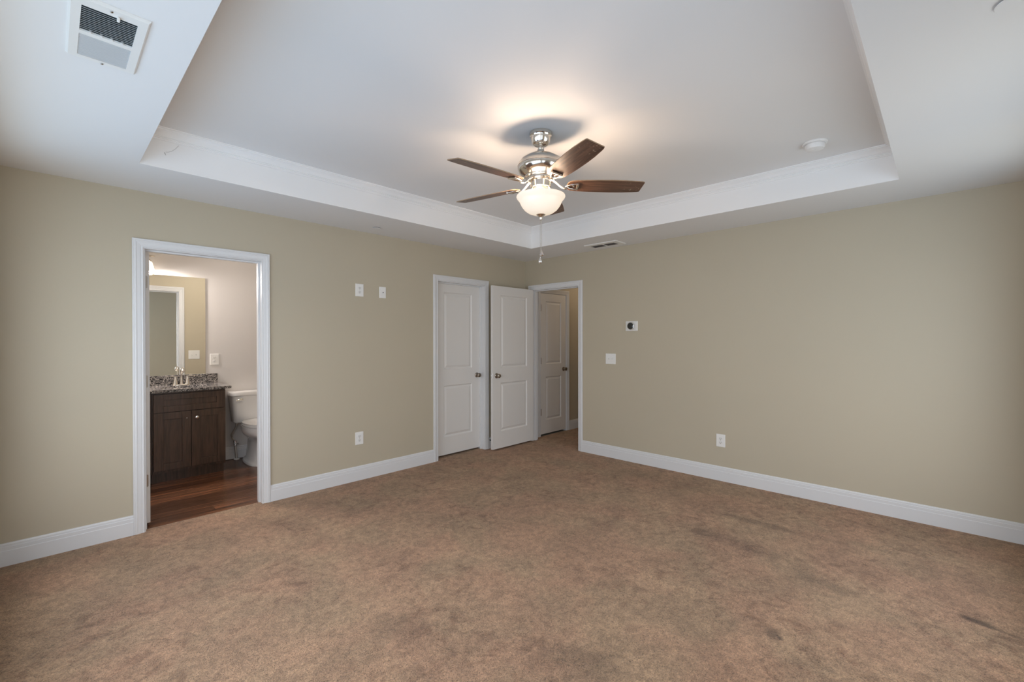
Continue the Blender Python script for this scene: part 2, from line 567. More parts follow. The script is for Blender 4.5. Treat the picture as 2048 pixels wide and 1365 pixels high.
# ------------------------------------------------------------------ mesh building
class MB:
    """collects faces of one mesh in world (or local) coordinates"""

    def __init__(self):
        self.v, self.f, self.mi = [], [], []

    def add(self, verts, faces, mi=0):
        n = len(self.v)
        self.v += [tuple(p) for p in verts]
        self.f += [tuple(i + n for i in fc) for fc in faces]
        self.mi += [mi] * len(faces)

    def box(self, x0, x1, y0, y1, z0, z1, mi=0):
        x0, x1 = sorted((x0, x1)); y0, y1 = sorted((y0, y1)); z0, z1 = sorted((z0, z1))
        v = [(x0, y0, z0), (x1, y0, z0), (x1, y1, z0), (x0, y1, z0), (x0, y0, z1), (x1, y0, z1), (x1, y1, z1), (x0, y1, z1)]
        self.add(v, [(0, 3, 2, 1), (4, 5, 6, 7), (0, 1, 5, 4), (1, 2, 6, 5), (2, 3, 7, 6), (3, 0, 4, 7)], mi)

    def rings(self, rings, closed=True, cap=True, mi=0, loop=False):
        """skins a list of equal-length point rings"""
        n = len(rings[0])
        v = [p for r in rings for p in r]
        f = []
        m = len(rings)
        for i in range(m if loop else m - 1):
            j = (i + 1) % m
            for k in range(n if closed else n - 1):
                k2 = (k + 1) % n
                f.append((i * n + k, i * n + k2, j * n + k2, j * n + k))
        if cap and not loop:
            f.append(tuple(reversed(range(n))))
            f.append(tuple((m - 1) * n + k for k in range(n)))
        self.add(v, f, mi)

    def lathe(self, prof, c=(0, 0, 0), axis='z', seg=40, cap=True, mi=0, flip=False):
        """prof = [(r, h)...] turned about an axis through c"""
        rs = []
        for r, h in prof:
            ring = []
            for k in range(seg):
                a = 2 * math.pi * k / seg
                u, w = r * math.cos(a), r * math.sin(a)
                if axis == 'z':
                    p = (c[0] + u, c[1] + w, c[2] + h)
                elif axis == 'y':
                    p = (c[0] + u, c[1] + h, c[2] + w)
                else:
                    p = (c[0] + h, c[1] + u, c[2] + w)
                ring.append(p)
            rs.append(ring)
        self.rings(rs, True, cap, mi)

    def tube(self, pts, r, seg=10, cap=True, mi=0, flat=1.0, up=None):
        """round (or flattened) tube along points; r may be a list"""
        pts = [Vector(p) for p in pts]
        rr = r if isinstance(r, (list, tuple)) else [r] * len(pts)
        rs = []
        ref = Vector(up) if up else Vector((0, 0, 1))
        prev = None
        for i, p in enumerate(pts):
            a = pts[max(0, i - 1)]
            c = pts[min(len(pts) - 1, i + 1)]
            t = (c - a).normalized()
            s = prev if prev is not None else (t.cross(ref) if abs(t.dot(ref)) < 0.98 else t.cross(Vector((1, 0, 0))))
            s = (s - t * s.dot(t)).normalized()
            prev = s
            w = t.cross(s).normalized()
            rs.append([p + (s * math.cos(2 * math.pi * k / seg) + w * (math.sin(2 * math.pi * k / seg) * flat)) * rr[i] for k in range(seg)])
        self.rings(rs, True, cap, mi)

    def build(self, name, mats, parent=None, smooth=None, bevel=None, kind=None, fix=True):
        me = bpy.data.meshes.new(name)
        off = Vector((0, 0, 0))
        q = parent
        while q is not None:
            off += q.location
            q = q.parent
        me.from_pydata([(x - off.x, y - off.y, z - off.z) for x, y, z in self.v], [], self.f)
        mats = mats if isinstance(mats, (list, tuple)) else [mats]
        for m in mats:
            me.materials.append(m)
        for p, i in zip(me.polygons, self.mi):
            p.material_index = i
        if fix:
            bm = bmesh.new()
            bm.from_mesh(me)
            bmesh.ops.recalc_face_normals(bm, faces=bm.faces)
            bm.to_mesh(me)
            bm.free()
        if smooth is not None:
            for p in me.polygons:
                p.use_smooth = True
            me.set_sharp_from_angle(angle=math.radians(smooth))
        o = bpy.data.objects.new(name, me)
        COL.objects.link(o)
        if parent is not None:
            o.parent = parent
        if bevel:
            b = o.modifiers.new('edge', 'BEVEL')
            b.width = bevel
            b.segments = 2
            b.limit_method = 'ANGLE'
            b.angle_limit = math.radians(40)
        if kind:
            o['kind'] = kind
        return o


def tag(o, label=None, cat=None, group=None, kind=None):
    if label:
        o['label'] = label
    if cat:
        o['category'] = cat
    if group:
        o['group'] = group
    if kind:
        o['kind'] = kind
    return o


def thing(name, label, cat, loc=(0, 0, 0), group=None, kind=None):
    o = bpy.data.objects.new(name, None)
    o.empty_display_size = 0.05
    o.location = loc
    COL.objects.link(o)
    return tag(o, label, cat, group, kind)


def struct(mb, name, mat, label, cat, **k):
    return tag(mb.build(name, mat, **k), label, cat, kind='structure')


def children_of(o):
    return [c for c in bpy.data.objects if c.parent is o]


def copy_tree(o, parent=None):
    kids = children_of(o)
    c = o.copy()
    COL.objects.link(c)
    c.parent = parent
    for ch in kids:
        copy_tree(ch, c)
    return c


# ------------------------------------------------------------------ the shell
BATH = (-4.06, -3.30)      # clear opening, x
CLOS = (-1.478, -0.768)
HALL = (-0.120, -0.882)    # clear opening, y
HEAD = 2.035
J = 0.015

# left wall (plane y = 0), with the bathroom and closet openings
m = MB()
xs = [XL - WT, BATH[0] - J, BATH[1] + J, CLOS[0] - J, CLOS[1] + J, 0.115]
for a, b_ in ((0, 1), (2, 3), (4, 5)):
    m.box(xs[a], xs[b_], 0, WT, -0.02, HT)
m.box(xs[1], xs[2], 0, WT, HEAD + J, HT)
m.box(xs[3], xs[4], 0, WT, HEAD + J, HT)
struct(m, 'wall_left', [M_WALL], 'long greige wall holding the bathroom doorway and the closet door', 'wall')

# right wall (plane x = 0), with the hall opening
m = MB()
m.box(0, 0.115, HALL[0] + J, 0, -0.02, HT)
m.box(0, 0.115, YB - WT, HALL[1] - J, -0.02, HT)
m.box(0, 0.115, HALL[1] - J, HALL[0] + J, HEAD + J, HT)
struct(m, 'wall_right', M_WALL, 'wide greige wall with the round thermostat beside the hall opening', 'wall')

# wall behind the camera and wall at the camera's left hand, each with windows
def wall_with_holes(axis, c0, c1, span, holes, zt):
    mb = MB()
    put = (lambda a, b, z0, z1: mb.box(c0, c1, a, b, z0, z1)) if axis == 'x' else (lambda a, b, z0, z1: mb.box(a, b, c0, c1, z0, z1))
    pos = span[0]
    for (a, b, z0, z1) in holes:
        put(pos, a, -0.02, zt)
        put(a, b, -0.02, z0)
        put(a, b, z1, zt)
        pos = b
    put(pos, span[1], -0.02, zt)
    return mb

struct(wall_with_holes('y', YB - WT, YB, (XL - WT, 0), WIN_S, HT), 'wall_rear', M_WALL, 'greige wall with three windows behind the viewer', 'wall')
struct(wall_with_holes('x', XL - WT, XL, (YB, 0), [WIN_W], HT), 'wall_near', M_WALL, 'greige wall with one wide window beside the viewer', 'wall')

# carpeted floor: bedroom, hall and closet
m = MB()
m.box(XL - WT, 0.115, YB - WT, 0.0, -0.06, 0.0)
m.box(BATH[0] - J, BATH[1] + J, 0.0, 0.05, -0.06, 0.0)
m.box(CLOS[0] - J, CLOS[1] + J, 0.0, 0.80, -0.06, 0.0)
m.box(0.115, 2.0, -1.10, -0.03, -0.06, 0.0)
struct(m, 'floor', M_CARPET, 'worn tan cut-pile carpet with dark traffic stains across the bedroom', 'floor')

# tray ceiling
TX0, TX1, TY0, TY1 = -4.157, -0.614, -3.906, -0.648
m = MB()
m.box(XL, TX0, YB, 0, H, HT + 0.05)
m.box(TX1, 0, YB, 0, H, HT + 0.05)
m.box(TX0, TX1, TY1, 0, H, HT + 0.05)
m.box(TX0, TX1, YB, TY0, H, HT + 0.05)
m.box(TX0, TX1, TY0, TY1, HT, HT + 0.05)
ceil_o = struct(m, 'ceiling', [M_CEIL, M_CROWN_LIT], 'white tray ceiling with a raised centre', 'ceiling')

for p in ceil_o.data.polygons:
    if abs(p.normal.z) < 0.5:
        p.material_index = 1          # tray sides share the crown white, lightened for the fan glow

# crown moulding round the tray: profile of (projection from the side, drop below the top)
CROWN = [(0.0, 0.0), (0.066, 0.0), (0.066, -0.009), (0.058, -0.0095), (0.056, -0.014), (0.048, -0.017), (0.034, -0.027),
         (0.024, -0.040), (0.0195, -0.043), (0.0195, -0.048), (0.012, -0.0485), (0.012, -0.054), (0.0065, -0.0545), (0.0065, -0.064), (0.0, -0.064)]
m = MB()
rs = []
for cx, cy, sx, sy in ((TX0, TY0, 1, 1), (TX1, TY0, -1, 1), (TX1, TY1, -1, -1), (TX0, TY1, 1, -1)):
    rs.append([(cx + sx * p, cy + sy * p, HT + d) for p, d in CROWN])
m.rings(rs, True, False, loop=True)
struct(m, 'trim_1', M_CROWN_LIT, 'white crown moulding running round the raised tray', 'crown moulding')
# pencil scuff on the tray side
m = MB()
m.tube([(-4.0373, TY1 - 0.0006, 2.5412), (-4.034, TY1 - 0.0006, 2.534), (-4.0298, TY1 - 0.0006, 2.5245)], [0.0012, 0.0022, 0.0008], 6)
m.tube([(-4.030, TY1 - 0.0004, 2.5450), (-4.0199, TY1 - 0.0004, 2.5465), (-4.0001, TY1 - 0.0004, 2.5579), (-3.98, TY1 - 0.0004, 2.5804), (-3.964, TY1 - 0.0004, 2.6046)], 0.0008, 6)
tag(m.build('scuff_mark', simple('scuff_grey', (0.42, 0.40, 0.38), 0.8), smooth=60), 'faint grey curved scuff mark on the side of the ceiling tray', 'mark')

# baseboards
BASE = [(0, 0), (0.0145, 0), (0.0145, 0.092), (0.0120, 0.0945), (0.0122, 0.116), (0.0088, 0.119), (0.0088, 0.130), (0.006, 0.137), (0, 0.139)]


def baseboard(mb, a, b, normal):
    """from floor point a to b, projecting along normal"""
    n = Vector(normal)
    mb.rings([[Vector((p[0], p[1], z)) + n * d for d, z in BASE] for p in (a, b)], True, True)


CAS = 0.062
c1o, c1i = (-4.130, -3.2364), (-4.068, -3.2984)
c2o = (-1.5457, -0.7005)
c2i = (c2o[0] + CAS, c2o[1] - CAS)
c3o = (-0.058, -0.9433)
m = MB()
baseboard(m, (XL, 0), (c1o[0], 0), (0, -1, 0))
baseboard(m, (c1o[1], 0), (c2o[0], 0), (0, -1, 0))
baseboard(m, (c2o[1], 0), (0, 0), (0, -1, 0))
struct(m, 'baseboard_left', M_TRIM, 'white grooved baseboard along the wall with the bathroom doorway', 'baseboard')
m = MB()
baseboard(m, (0, c3o[1]), (0, YB), (-1, 0, 0))
struct(m, 'baseboard_right', M_TRIM, 'white grooved baseboard along the thermostat wall', 'baseboard')
m = MB()
baseboard(m, (0, YB), (XL, YB), (0, 1, 0))
struct(m, 'baseboard_rear', M_TRIM, 'white grooved baseboard under the rear windows', 'baseboard')
m = MB()
baseboard(m, (XL, YB), (XL, 0), (1, 0, 0))
struct(m, 'baseboard_near', M_TRIM, 'white grooved baseboard under the wide window', 'baseboard')

# casing profile: (distance outward from the inner edge, thickness off the wall)
CASP = [(0, 0), (0, 0.0085), (0.003, 0.0105), (0.007, 0.0105), (0.009, 0.0085), (0.012, 0.0085), (0.016, 0.0105), (0.036, 0.0140),
        (0.040, 0.0165), (0.046, 0.0172), (0.050, 0.0150), (0.053, 0.0165), (0.058, 0.0165), (0.062, 0.0125), (0.062, 0)]


def casing(mb, f, ui0, ui1, zi, z0=0.0):
    """three-sided mitred casing; f(u, d, z) maps to world; ui0 < ui1 inner edges"""
    rs = [[f(ui0 - t, d, z0) for t, d in CASP], [f(ui0 - t, d, zi + t) for t, d in CASP],
          [f(ui1 + t, d, zi + t) for t, d in CASP], [f(ui1 + t, d, z0) for t, d in CASP]]
    mb.rings(rs, True, True)


def jamb(mb, f, u0, u1, zt, depth, stop=None, z0=0.0):
    """lining of an opening of clear width u0..u1; f(u, d, z) with d into the wall; stop = (d0, d1)"""
    def bx(a, b, d0, d1, z0_, z1_):
        p, q = f(a, d0, z0_), f(b, d1, z1_)
        mb.box(p[0], q[0], p[1], q[1], p[2], q[2])
    bx(u0 - J, u0, -0.001, depth + 0.001, z0, zt + J)
    bx(u1, u1 + J, -0.001, depth + 0.001, z0, zt + J)
    bx(u0, u1, -0.001, depth + 0.001, zt, zt + J)
    if stop:
        bx(u0, u0 + 0.011, stop[0], stop[1], z0, zt)
        bx(u1 - 0.011, u1, stop[0], stop[1], z0, zt)
        bx(u0 + 0.011, u1 - 0.011, stop[0], stop[1], zt - 0.011, zt)


def leaf(mb, w, h, t, panels, T):
    """moulded two-panel door leaf: local x 0..w, y 0 (front)..t (back), z 0..h; T maps to world"""
    def rect(x0, x1, z0, z1, y):
        return [(x0, y, z0), (x1, y, z0), (x1, y, z1), (x0, y, z1)]
    STEP = [(0, 0), (0.003, 0.003), (0.013, 0.0125), (0.019, 0.0130), (0.042, 0.0030), (0.045, 0.0030)]
    for face in (0, 1):
        Y = (lambda d: d) if face == 0 else (lambda d: t - d)
        zs = [0.0]
        for (x0, x1, z0, z1) in panels:
            zs += [z0, z1]
        zs.append(h)
        x0, x1 = panels[0][0], panels[0][1]
        vs, fs = [], []

        def quad(a, b, c, d):
            n = len(vs)
            vs.extend([a, b, c, d])
            fs.append((n, n + 1, n + 2, n + 3))
        for i in range(len(zs) - 1):
            a, b = zs[i], zs[i + 1]
            y = Y(0)
            quad((0, y, a), (x0, y, a), (x0, y, b), (0, y, b))
            quad((x1, y, a), (w, y, a), (w, y, b), (x1, y, b))
            if i % 2 == 0:
                quad((x0, y, a), (x1, y, a), (x1, y, b), (x0, y, b))
        for (px0, px1, pz0, pz1) in panels:
            rr = [rect(px0 + s, px1 - s, pz0 + s, pz1 - s, Y(d)) for s, d in STEP]
            for i in range(len(rr) - 1):
                for k in range(4):
                    k2 = (k + 1) % 4
                    quad(rr[i][k], rr[i][k2], rr[i + 1][k2], rr[i + 1][k])
            quad(*rr[-1])
        if face == 1:
            fs = [tuple(reversed(q)) for q in fs]
        mb.add([T(*p) for p in vs], fs)
    for q in ([(0, 0, 0), (0, 0, h), (0, t, h), (0, t, 0)], [(w, 0, 0), (w, t, 0), (w, t, h), (w, 0, h)],
              [(0, 0, 0), (0, t, 0), (w, t, 0), (w, 0, 0)], [(0, 0, h), (w, 0, h), (w, t, h), (0, t, h)]):
        mb.add([T(*p) for p in q], [(0, 1, 2, 3)])


KNOB = [(0.0, 0.0), (0.031, 0.0), (0.031, 0.004), (0.026, 0.008), (0.013, 0.011), (0.011, 0.026), (0.016, 0.031),
        (0.024, 0.037), (0.0265, 0.045), (0.0255, 0.053), (0.019, 0.058), (0.008, 0.0595), (0.0, 0.0595)]


def knob(name, parent, c, direction, mat=None):
    """door knob whose axis is along +-y"""
    mb = MB()
    mb.lathe([(r, h * direction) for r, h in KNOB], c, 'y', 28, cap=False)
    return mb.build(name, mat or M_KNOB, parent, smooth=35)


def hinge_barrel(parent, c, h=0.09, mat=None):
    mb = MB()
    mb.lathe([(0.0, -h / 2 - 0.004), (0.004, -h / 2 - 0.003), (0.0065, -h / 2), (0.0065, h / 2), (0.004, h / 2 + 0.003), (0.0, h / 2 + 0.004)], c, 'z', 14, cap=False)
    mb.box(c[0] - 0.002, c[0] + 0.016, c[1] + 0.003, c[1] + 0.006, c[2] - h / 2, c[2] + h / 2)
    return mb.build('hinge', mat or M_KNOB, parent, smooth=35)


fL = lambda u, d, z: (u, -d, z)                 # on the left wall, off it into the bedroom
fLin = lambda u, d, z: (u, d, z)                # into the left wall
fLback = lambda u, d, z: (u, WT + d, z)         # on its bathroom side
fR = lambda u, d, z: (-d, -u, z)                # on the right wall (u = -y)
fRin = lambda u, d, z: (d, -u, z)

# ---- door 1: bathroom doorway, leaf swung open into the bathroom
d1 = thing('door_1', 'white cased bathroom doorway with its leaf swung inward', 'door', (BATH[0], 0, 0), kind='structure')
m = MB(); casing(m, fL, c1i[0], c1i[1], 2.040); m.build('casing', M_TRIM, d1)
m = MB(); casing(m, fLback, c1i[0], c1i[1], 2.040); m.build('casing', M_TRIM, d1)
m = MB(); jamb(m, fLin, BATH[0], BATH[1], HEAD, WT, (0.045, 0.080)); m.build('jamb', M_TRIM, d1)
LT = 0.035
m = MB()
P30 = [(0.135, 0.610, 0.215, 0.815), (0.135, 0.610, 1.005, 1.915)]
# open at right angles: local x runs into the bathroom (+y), local y runs to +x
leaf(m, 0.745, 2.012, LT, P30, lambda x, y, z: (-4.0555 + y, 0.1195 + x, 0.022 + z))
l1 = m.build('leaf', M_DOOR, d1)
for z in (1.808, 1.071, 0.335):
    m = MB()
    x0, x1, y = -4.0505, -4.0305, 0.1186
    rr = 0.007
    pts = []
    for cx, cz, a0 in ((x1 - rr, z + 0.045 - rr, 0), (x0 + 0.001, z + 0.045 - 0.001, 90), (x0 + 0.001, z - 0.045 + 0.001, 180), (x1 - rr, z - 0.045 + rr, 270)):
        r_ = rr if cx > x0 + 0.002 else 0.001
        for k in range(5):
            a = math.radians(a0 + 90 * k / 4)
            pts.append((cx + r_ * math.cos(a), cz + r_ * math.sin(a)))
    m.rings([[(px, y, pz) for px, pz in pts], [(px, y + 0.002, pz) for px, pz in pts]], True, True)
    m.lathe([(0.0, -0.047), (0.006, -0.045), (0.006, 0.045), (0.0, 0.047)], (-4.0565, 0.1230, z), 'z', 12, cap=False)
    m.build('hinge', M_KNOB, l1, smooth=30)
knob('knob', l1, (-4.038, 0.80, 0.93), 1).hide_render = False

# ---- door 2: closed closet door
d2 = thing('door_2', 'closed white two-panel closet door in the long wall', 'door', (CLOS[0], 0, 0), kind='structure')
m = MB(); casing(m, fL, c2i[0], c2i[1], 2.047); m.build('casing', M_TRIM, d2)
m = MB(); jamb(m, fLin, CLOS[0], CLOS[1], HEAD + 0.005, WT, (0.055, 0.080)); m.build('jamb', M_TRIM, d2)
m = MB()
leaf(m, 0.704, 2.014, LT, [(0.138, 0.574, 0.209, 0.813), (0.138, 0.574, 1.003, 1.910)], lambda x, y, z: (CLOS[0] + 0.003 + x, 0.0805 + y, 0.022 + z))
l2 = m.build('leaf', M_DOOR, d2)
knob('knob', l2, (-0.822, 0.0805, 0.931), -1)

# ---- door 3: entry door, leaf folded back in front of the long wall
d3 = thing('door_3', 'white two-panel entry door standing open in the corner', 'door', (0, HALL[0], 0), kind='structure')
m = MB(); casing(m, fR, 0.120, 0.8815, 2.042); m.build('casing', M_TRIM, d3)
m = MB(); jamb(m, fRin, -HALL[0], -HALL[1], HEAD, 0.115, (0.05, 0.085)); m.build('jamb', M_TRIM, d3)
m = MB()
LX, LY = -0.768, -0.153
leaf(m, 0.752, 2.018, LT, [(0.135, 0.625, 0.210, 0.815), (0.135, 0.625, 0.998, 1.907)], lambda x, y, z: (LX + x, LY + y, 0.021 + z))
l3 = m.build('leaf', M_DOOR, d3)
knob('knob', l3, (LX + 0.062, LY, 0.928), -1)
knob('knob', l3, (LX + 0.062, LY + LT, 0.928), 1)
m = MB()
m.box(LX - 0.0012, LX + 0.001, LY + 0.005, LY + 0.030, 0.90, 0.957)
m.box(LX - 0.010, LX, LY + 0.012, LY + 0.023, 0.919, 0.938)
m.build('latch', M_CHROME, l3, bevel=0.001)
for z in (1.80, 1.07, 0.34):
    m = MB()
    m.lathe([(0.0, -0.047), (0.006, -0.045), (0.006, 0.045), (0.0, 0.047)], (-0.012, LY + LT + 0.001, z), 'z', 12, cap=False)
    m.build('hinge', M_KNOB, l3, smooth=30)

# stub door stop screwed to the baseboard behind the open leaf
ds = thing('door_stop', 'small black-tipped door stop on the baseboard behind the open entry door', 'door stop', (-0.690, -0.0145, 0.108))
m = MB(); m.lathe([(0.0, -0.0145), (0.010, -0.0145), (0.008, -0.019), (0.004, -0.020), (0.004, -0.026), (0.0, -0.026)], (-0.690, 0, 0.108), 'y', 16, cap=False)
m.build('stem', M_CHROME, ds, smooth=40)
m = MB(); m.lathe([(0.0, -0.024), (0.0085, -0.024), (0.0095, -0.028), (0.0095, -0.040), (0.007, -0.043), (0.0, -0.043)], (-0.690, 0, 0.108), 'y', 16, cap=False)
m.build('rubber_tip', M_DARK, ds, smooth=40)

# ---- hall beyond: wall with a narrow closed door
HY = -0.030
HD = (0.280, 0.868)
m = MB()
m.box(0.115, HD[0] - J, HY, HY + 0.115, -0.02, H)
m.box(HD[1] + J, 2.12, HY, HY + 0.115, -0.02, H)
m.box(HD[0] - J, HD[1] + J, HY, HY + 0.115, HEAD + J, H)
struct(m, 'wall_hall_left', M_WALL, 'greige hall wall holding the narrow door seen past the entry', 'wall')
m = MB(); m.box(0.115, 2.12, -1.22, -1.10, -0.02, H)
struct(m, 'wall_hall_right', M_WALL, 'greige hall wall hidden behind the thermostat wall', 'wall')
m = MB(); m.box(2.0, 2.12, -1.10, HY, -0.02, H)
struct(m, 'wall_hall_end', M_WALL, 'greige wall closing the far end of the hall', 'wall')
m = MB(); m.box(0.115, 2.12, -1.22, 0.2, H, H + 0.05)
struct(m, 'ceiling_hall', M_CEIL, 'flat white ceiling over the hall', 'ceiling')
d4 = thing('door_4', 'closed narrow white two-panel door in the dim hall', 'door', (HD[0], HY, 0), kind='structure')
fH = lambda u, d, z: (u, HY - d, z)
fHin = lambda u, d, z: (u, HY + d, z)
m = MB(); casing(m, fH, HD[0] - 0.006, HD[1] + 0.006, 2.040); m.build('casing', M_TRIM, d4)
m = MB(); jamb(m, fHin, HD[0], HD[1], HEAD, 0.115, (0.040, 0.075)); m.build('jamb', M_TRIM, d4)
m = MB()
leaf(m, HD[1] - HD[0] - 0.006, 2.006, LT, [(0.112, 0.470, 0.195, 0.812), (0.112, 0.470, 0.995, 1.895)], lambda x, y, z: (HD[0] + 0.003 + x, HY + 0.002 + y, 0.026 + z))
l4 = m.build('leaf', M_DOOR, d4)
knob('knob', l4, (HD[1] - 0.060, HY + 0.002, 0.932), -1)
for z in (1.822, 1.07, 0.342):
    hinge_barrel(l4, (HD[0] + 0.001, HY - 0.0055, z))
m = MB(); baseboard(m, (HD[1] + 0.068, HY), (2.0, HY), (0, -1, 0))
struct(m, 'baseboard_hall', M_TRIM, 'white grooved baseboard in the hall past the narrow door', 'baseboard')

# added flush lamp, unseen round the corner, to brighten the dim hall
hl = thing('hall_fill_lamp', 'added unseen round lamp on the hall ceiling, brightening the hall', 'fill lamp', (1.55, -0.60, H))
m = MB(); m.lathe([(0.0, 0.0), (0.10, 0.0), (0.105, -0.012), (0.10, -0.02), (0.0, -0.02)], (1.55, -0.60, H), 'z', 32, cap=False); m.build('base', M_NICKEL, hl, smooth=40)
m = MB(); m.lathe([(0.0, -0.02), (0.092, -0.02), (0.088, -0.045), (0.06, -0.065), (0.0, -0.072)], (1.55, -0.60, H), 'z', 32, cap=False); m.build('diffuser', M_SHADE, hl, smooth=40)
point_light('hall_fill_light', (1.55, -0.60, H - 0.12), 5.5, (1.0, 0.80, 0.60), 0.06)

# closet behind door 2 and space behind door 4 (closed boxes, keep daylight out)
m = MB()
m.box(-1.60, -0.65, 0.80, 0.85, -0.06, H); m.box(-1.65, -1.60, WT, 0.85, -0.06, H); m.box(-0.65, -0.60, WT, 0.85, -0.06, H)
m.box(-1.65, -0.60, WT, 0.85, H, H + 0.05)
m.box(-1.60, CLOS[0] - J, WT, 0.80, -0.06, 0.0)
m.box(CLOS[1] + J, -0.65, WT, 0.80, -0.06, 0.0)
struct(m, 'wall_closet', M_CLOSET, 'unlit closet shell behind the closed closet door', 'wall')
m = MB()
m.box(0.2, 0.95, 0.30, 0.35, -0.06, H); m.box(0.15, 0.20, 0.085, 0.35, -0.06, H); m.box(0.95, 1.0, 0.085, 0.35, -0.06, H)
m.box(0.15, 1.0, 0.2, 0.35, H, H + 0.05)
m.box(0.2, 0.95, HY, 0.30, -0.06, -0.001)
struct(m, 'wall_hall_closet', M_CLOSET, 'unlit recess behind the narrow hall door', 'wall')

# ------------------------------------------------------------------ windows behind the viewer
def window(n, f, u0, u1, z0, z1, label):
    """f(u, d, z): d off the wall into the room (negative = into the wall)"""
    w = thing('window_%d' % n, label, 'window', f((u0 + u1) / 2, 0, z0), kind='structure')

    def bx(mb, a, b, d0, d1, za, zb):
        p, q = f(a, d0, za), f(b, d1, zb)
        mb.box(p[0], q[0], p[1], q[1], p[2], q[2])
    mb = MB()
    for a, b, za, zb in ((u0, u0 + 0.05, z0, z1), (u1 - 0.05, u1, z0, z1), (u0 + 0.05, u1 - 0.05, z0, z0 + 0.05), (u0 + 0.05, u1 - 0.05, z1 - 0.05, z1)):
        bx(mb, a, b, -0.10, -0.05, za, zb)
    zm = (z0 + z1) / 2
    bx(mb, u0 + 0.05, u1 - 0.05, -0.095, -0.055, zm - 0.02, zm + 0.02)
    mb.build('frame', M_TRIM, w)
    mb = MB()
    bx(mb, u0 + 0.05, u1 - 0.05, -0.078, -0.074, z0 + 0.05, z1 - 0.05)
    mb.build('pane', M_PANE, w)
    mb = MB()
    bx(mb, u0 - 0.06, u1 + 0.06, -0.05, 0.035, z0 - 0.02, z0)
    mb.build('sill', M_TRIM, w, bevel=0.004)
    mb = MB()
    casing(mb, f, u0, u1, z1, z0)
    mb.build('casing', M_TRIM, w)


window(1, lambda u, d, z: (XL + d, u, z), WIN_W[0], WIN_W[1], WIN_W[2], WIN_W[3], 'wide white window beside the viewer')
window(4, lambda u, d, z: (u, YB + d, z), *WIN_S[0], 'added white sash window directly behind the viewer, lighting the near walls')  # added window, brightens the wall and soffit close to the camera
window(2, lambda u, d, z: (u, YB + d, z), *WIN_S[1], 'white sash window behind the viewer, further from the thermostat wall')
window(3, lambda u, d, z: (u, YB + d, z), *WIN_S[2], 'white sash window behind the viewer, close to the thermostat wall')

# ------------------------------------------------------------------ bathroom shell
BY = 1.80
BXL, BXR = -5.0, -1.75
m = MB(); m.box(BXL - 0.1, BXR + 0.1, BY, BY + 0.1, -0.02, H)
struct(m, 'wall_bathroom_back', M_BATHWALL, 'pale bathroom wall behind the vanity and toilet', 'wall')
m = MB(); m.box(BXL - 0.1, BXL, WT, BY, -0.02, H)
struct(m, 'wall_bathroom_left', M_BATHWALL, 'pale bathroom wall beyond the open door leaf', 'wall')
m = MB(); m.box(BXR, BXR + 0.1, WT, BY, -0.02, H)
struct(m, 'wall_bathroom_right', M_BATHWALL, 'pale bathroom wall beyond the toilet', 'wall')
m = MB(); m.box(BXL - 0.1, BXR + 0.1, WT, BY + 0.1, H, H + 0.05)
struct(m, 'ceiling_bathroom', M_CEIL, 'flat white bathroom ceiling', 'ceiling')
m = MB()
m.box(BXL, BXR, WT, BY, -0.06, -0.006)
m.box(BATH[0] - J, BATH[1] + J, 0.05, WT, -0.06, -0.006)
struct(m, 'floor_bathroom', M_PLANK, 'dark reddish brown wood plank floor of the bathroom', 'floor')
m = MB(); baseboard(m, (-3.262, BY), (BXR, BY), (0, -1, 0))
struct(m, 'baseboard_bathroom', M_TRIM, 'white grooved baseboard behind the toilet', 'baseboard')

bl_ = thing('bathroom_fill_lamp', 'added unseen round lamp on the bathroom ceiling, brightening the toilet', 'fill lamp', (-3.0, 0.75, H))  # added lamp out of view, fills in light on the toilet front
m = MB(); m.lathe([(0.0, 0.0), (0.13, 0.0), (0.135, -0.012), (0.13, -0.02), (0.0, -0.02)], (-3.0, 0.75, H), 'z', 32, cap=False); m.build('base', M_NICKEL, bl_, smooth=40)
m = MB(); m.lathe([(0.0, -0.02), (0.12, -0.02), (0.115, -0.05), (0.08, -0.075), (0.0, -0.085)], (-3.0, 0.75, H), 'z', 32, cap=False); m.build('diffuser', M_SHADE, bl_, smooth=40)
point_light('bathroom_fill_light', (-3.0, 0.75, H - 0.14), 12.0, (1.0, 0.88, 0.78), 0.08)

# ------------------------------------------------------------------ vanity
VF = 1.270      # front face of doors
VB = 1.290      # front of the carcase


def shaker(mb, x0, x1, z0, z1, rail_x, rail_z0, rail_z1, y=VF, t=0.019, rec=0.009):
    """shaker front: frame around a recessed flat panel"""
    mb.box(x0, x0 + rail_x, y, y + t, z0, z1)
    mb.box(x1 - rail_x, x1, y, y + t, z0, z1)
    mb.box(x0 + rail_x, x1 - rail_x, y, y + t, z0, z0 + rail_z0)
    mb.box(x0 + rail_x, x1 - rail_x, y, y + t, z1 - rail_z1, z1)
    mb.box(x0 + rail_x, x1 - rail_x, y + rec, y + t, z0 + rail_z0, z1 - rail_z1)


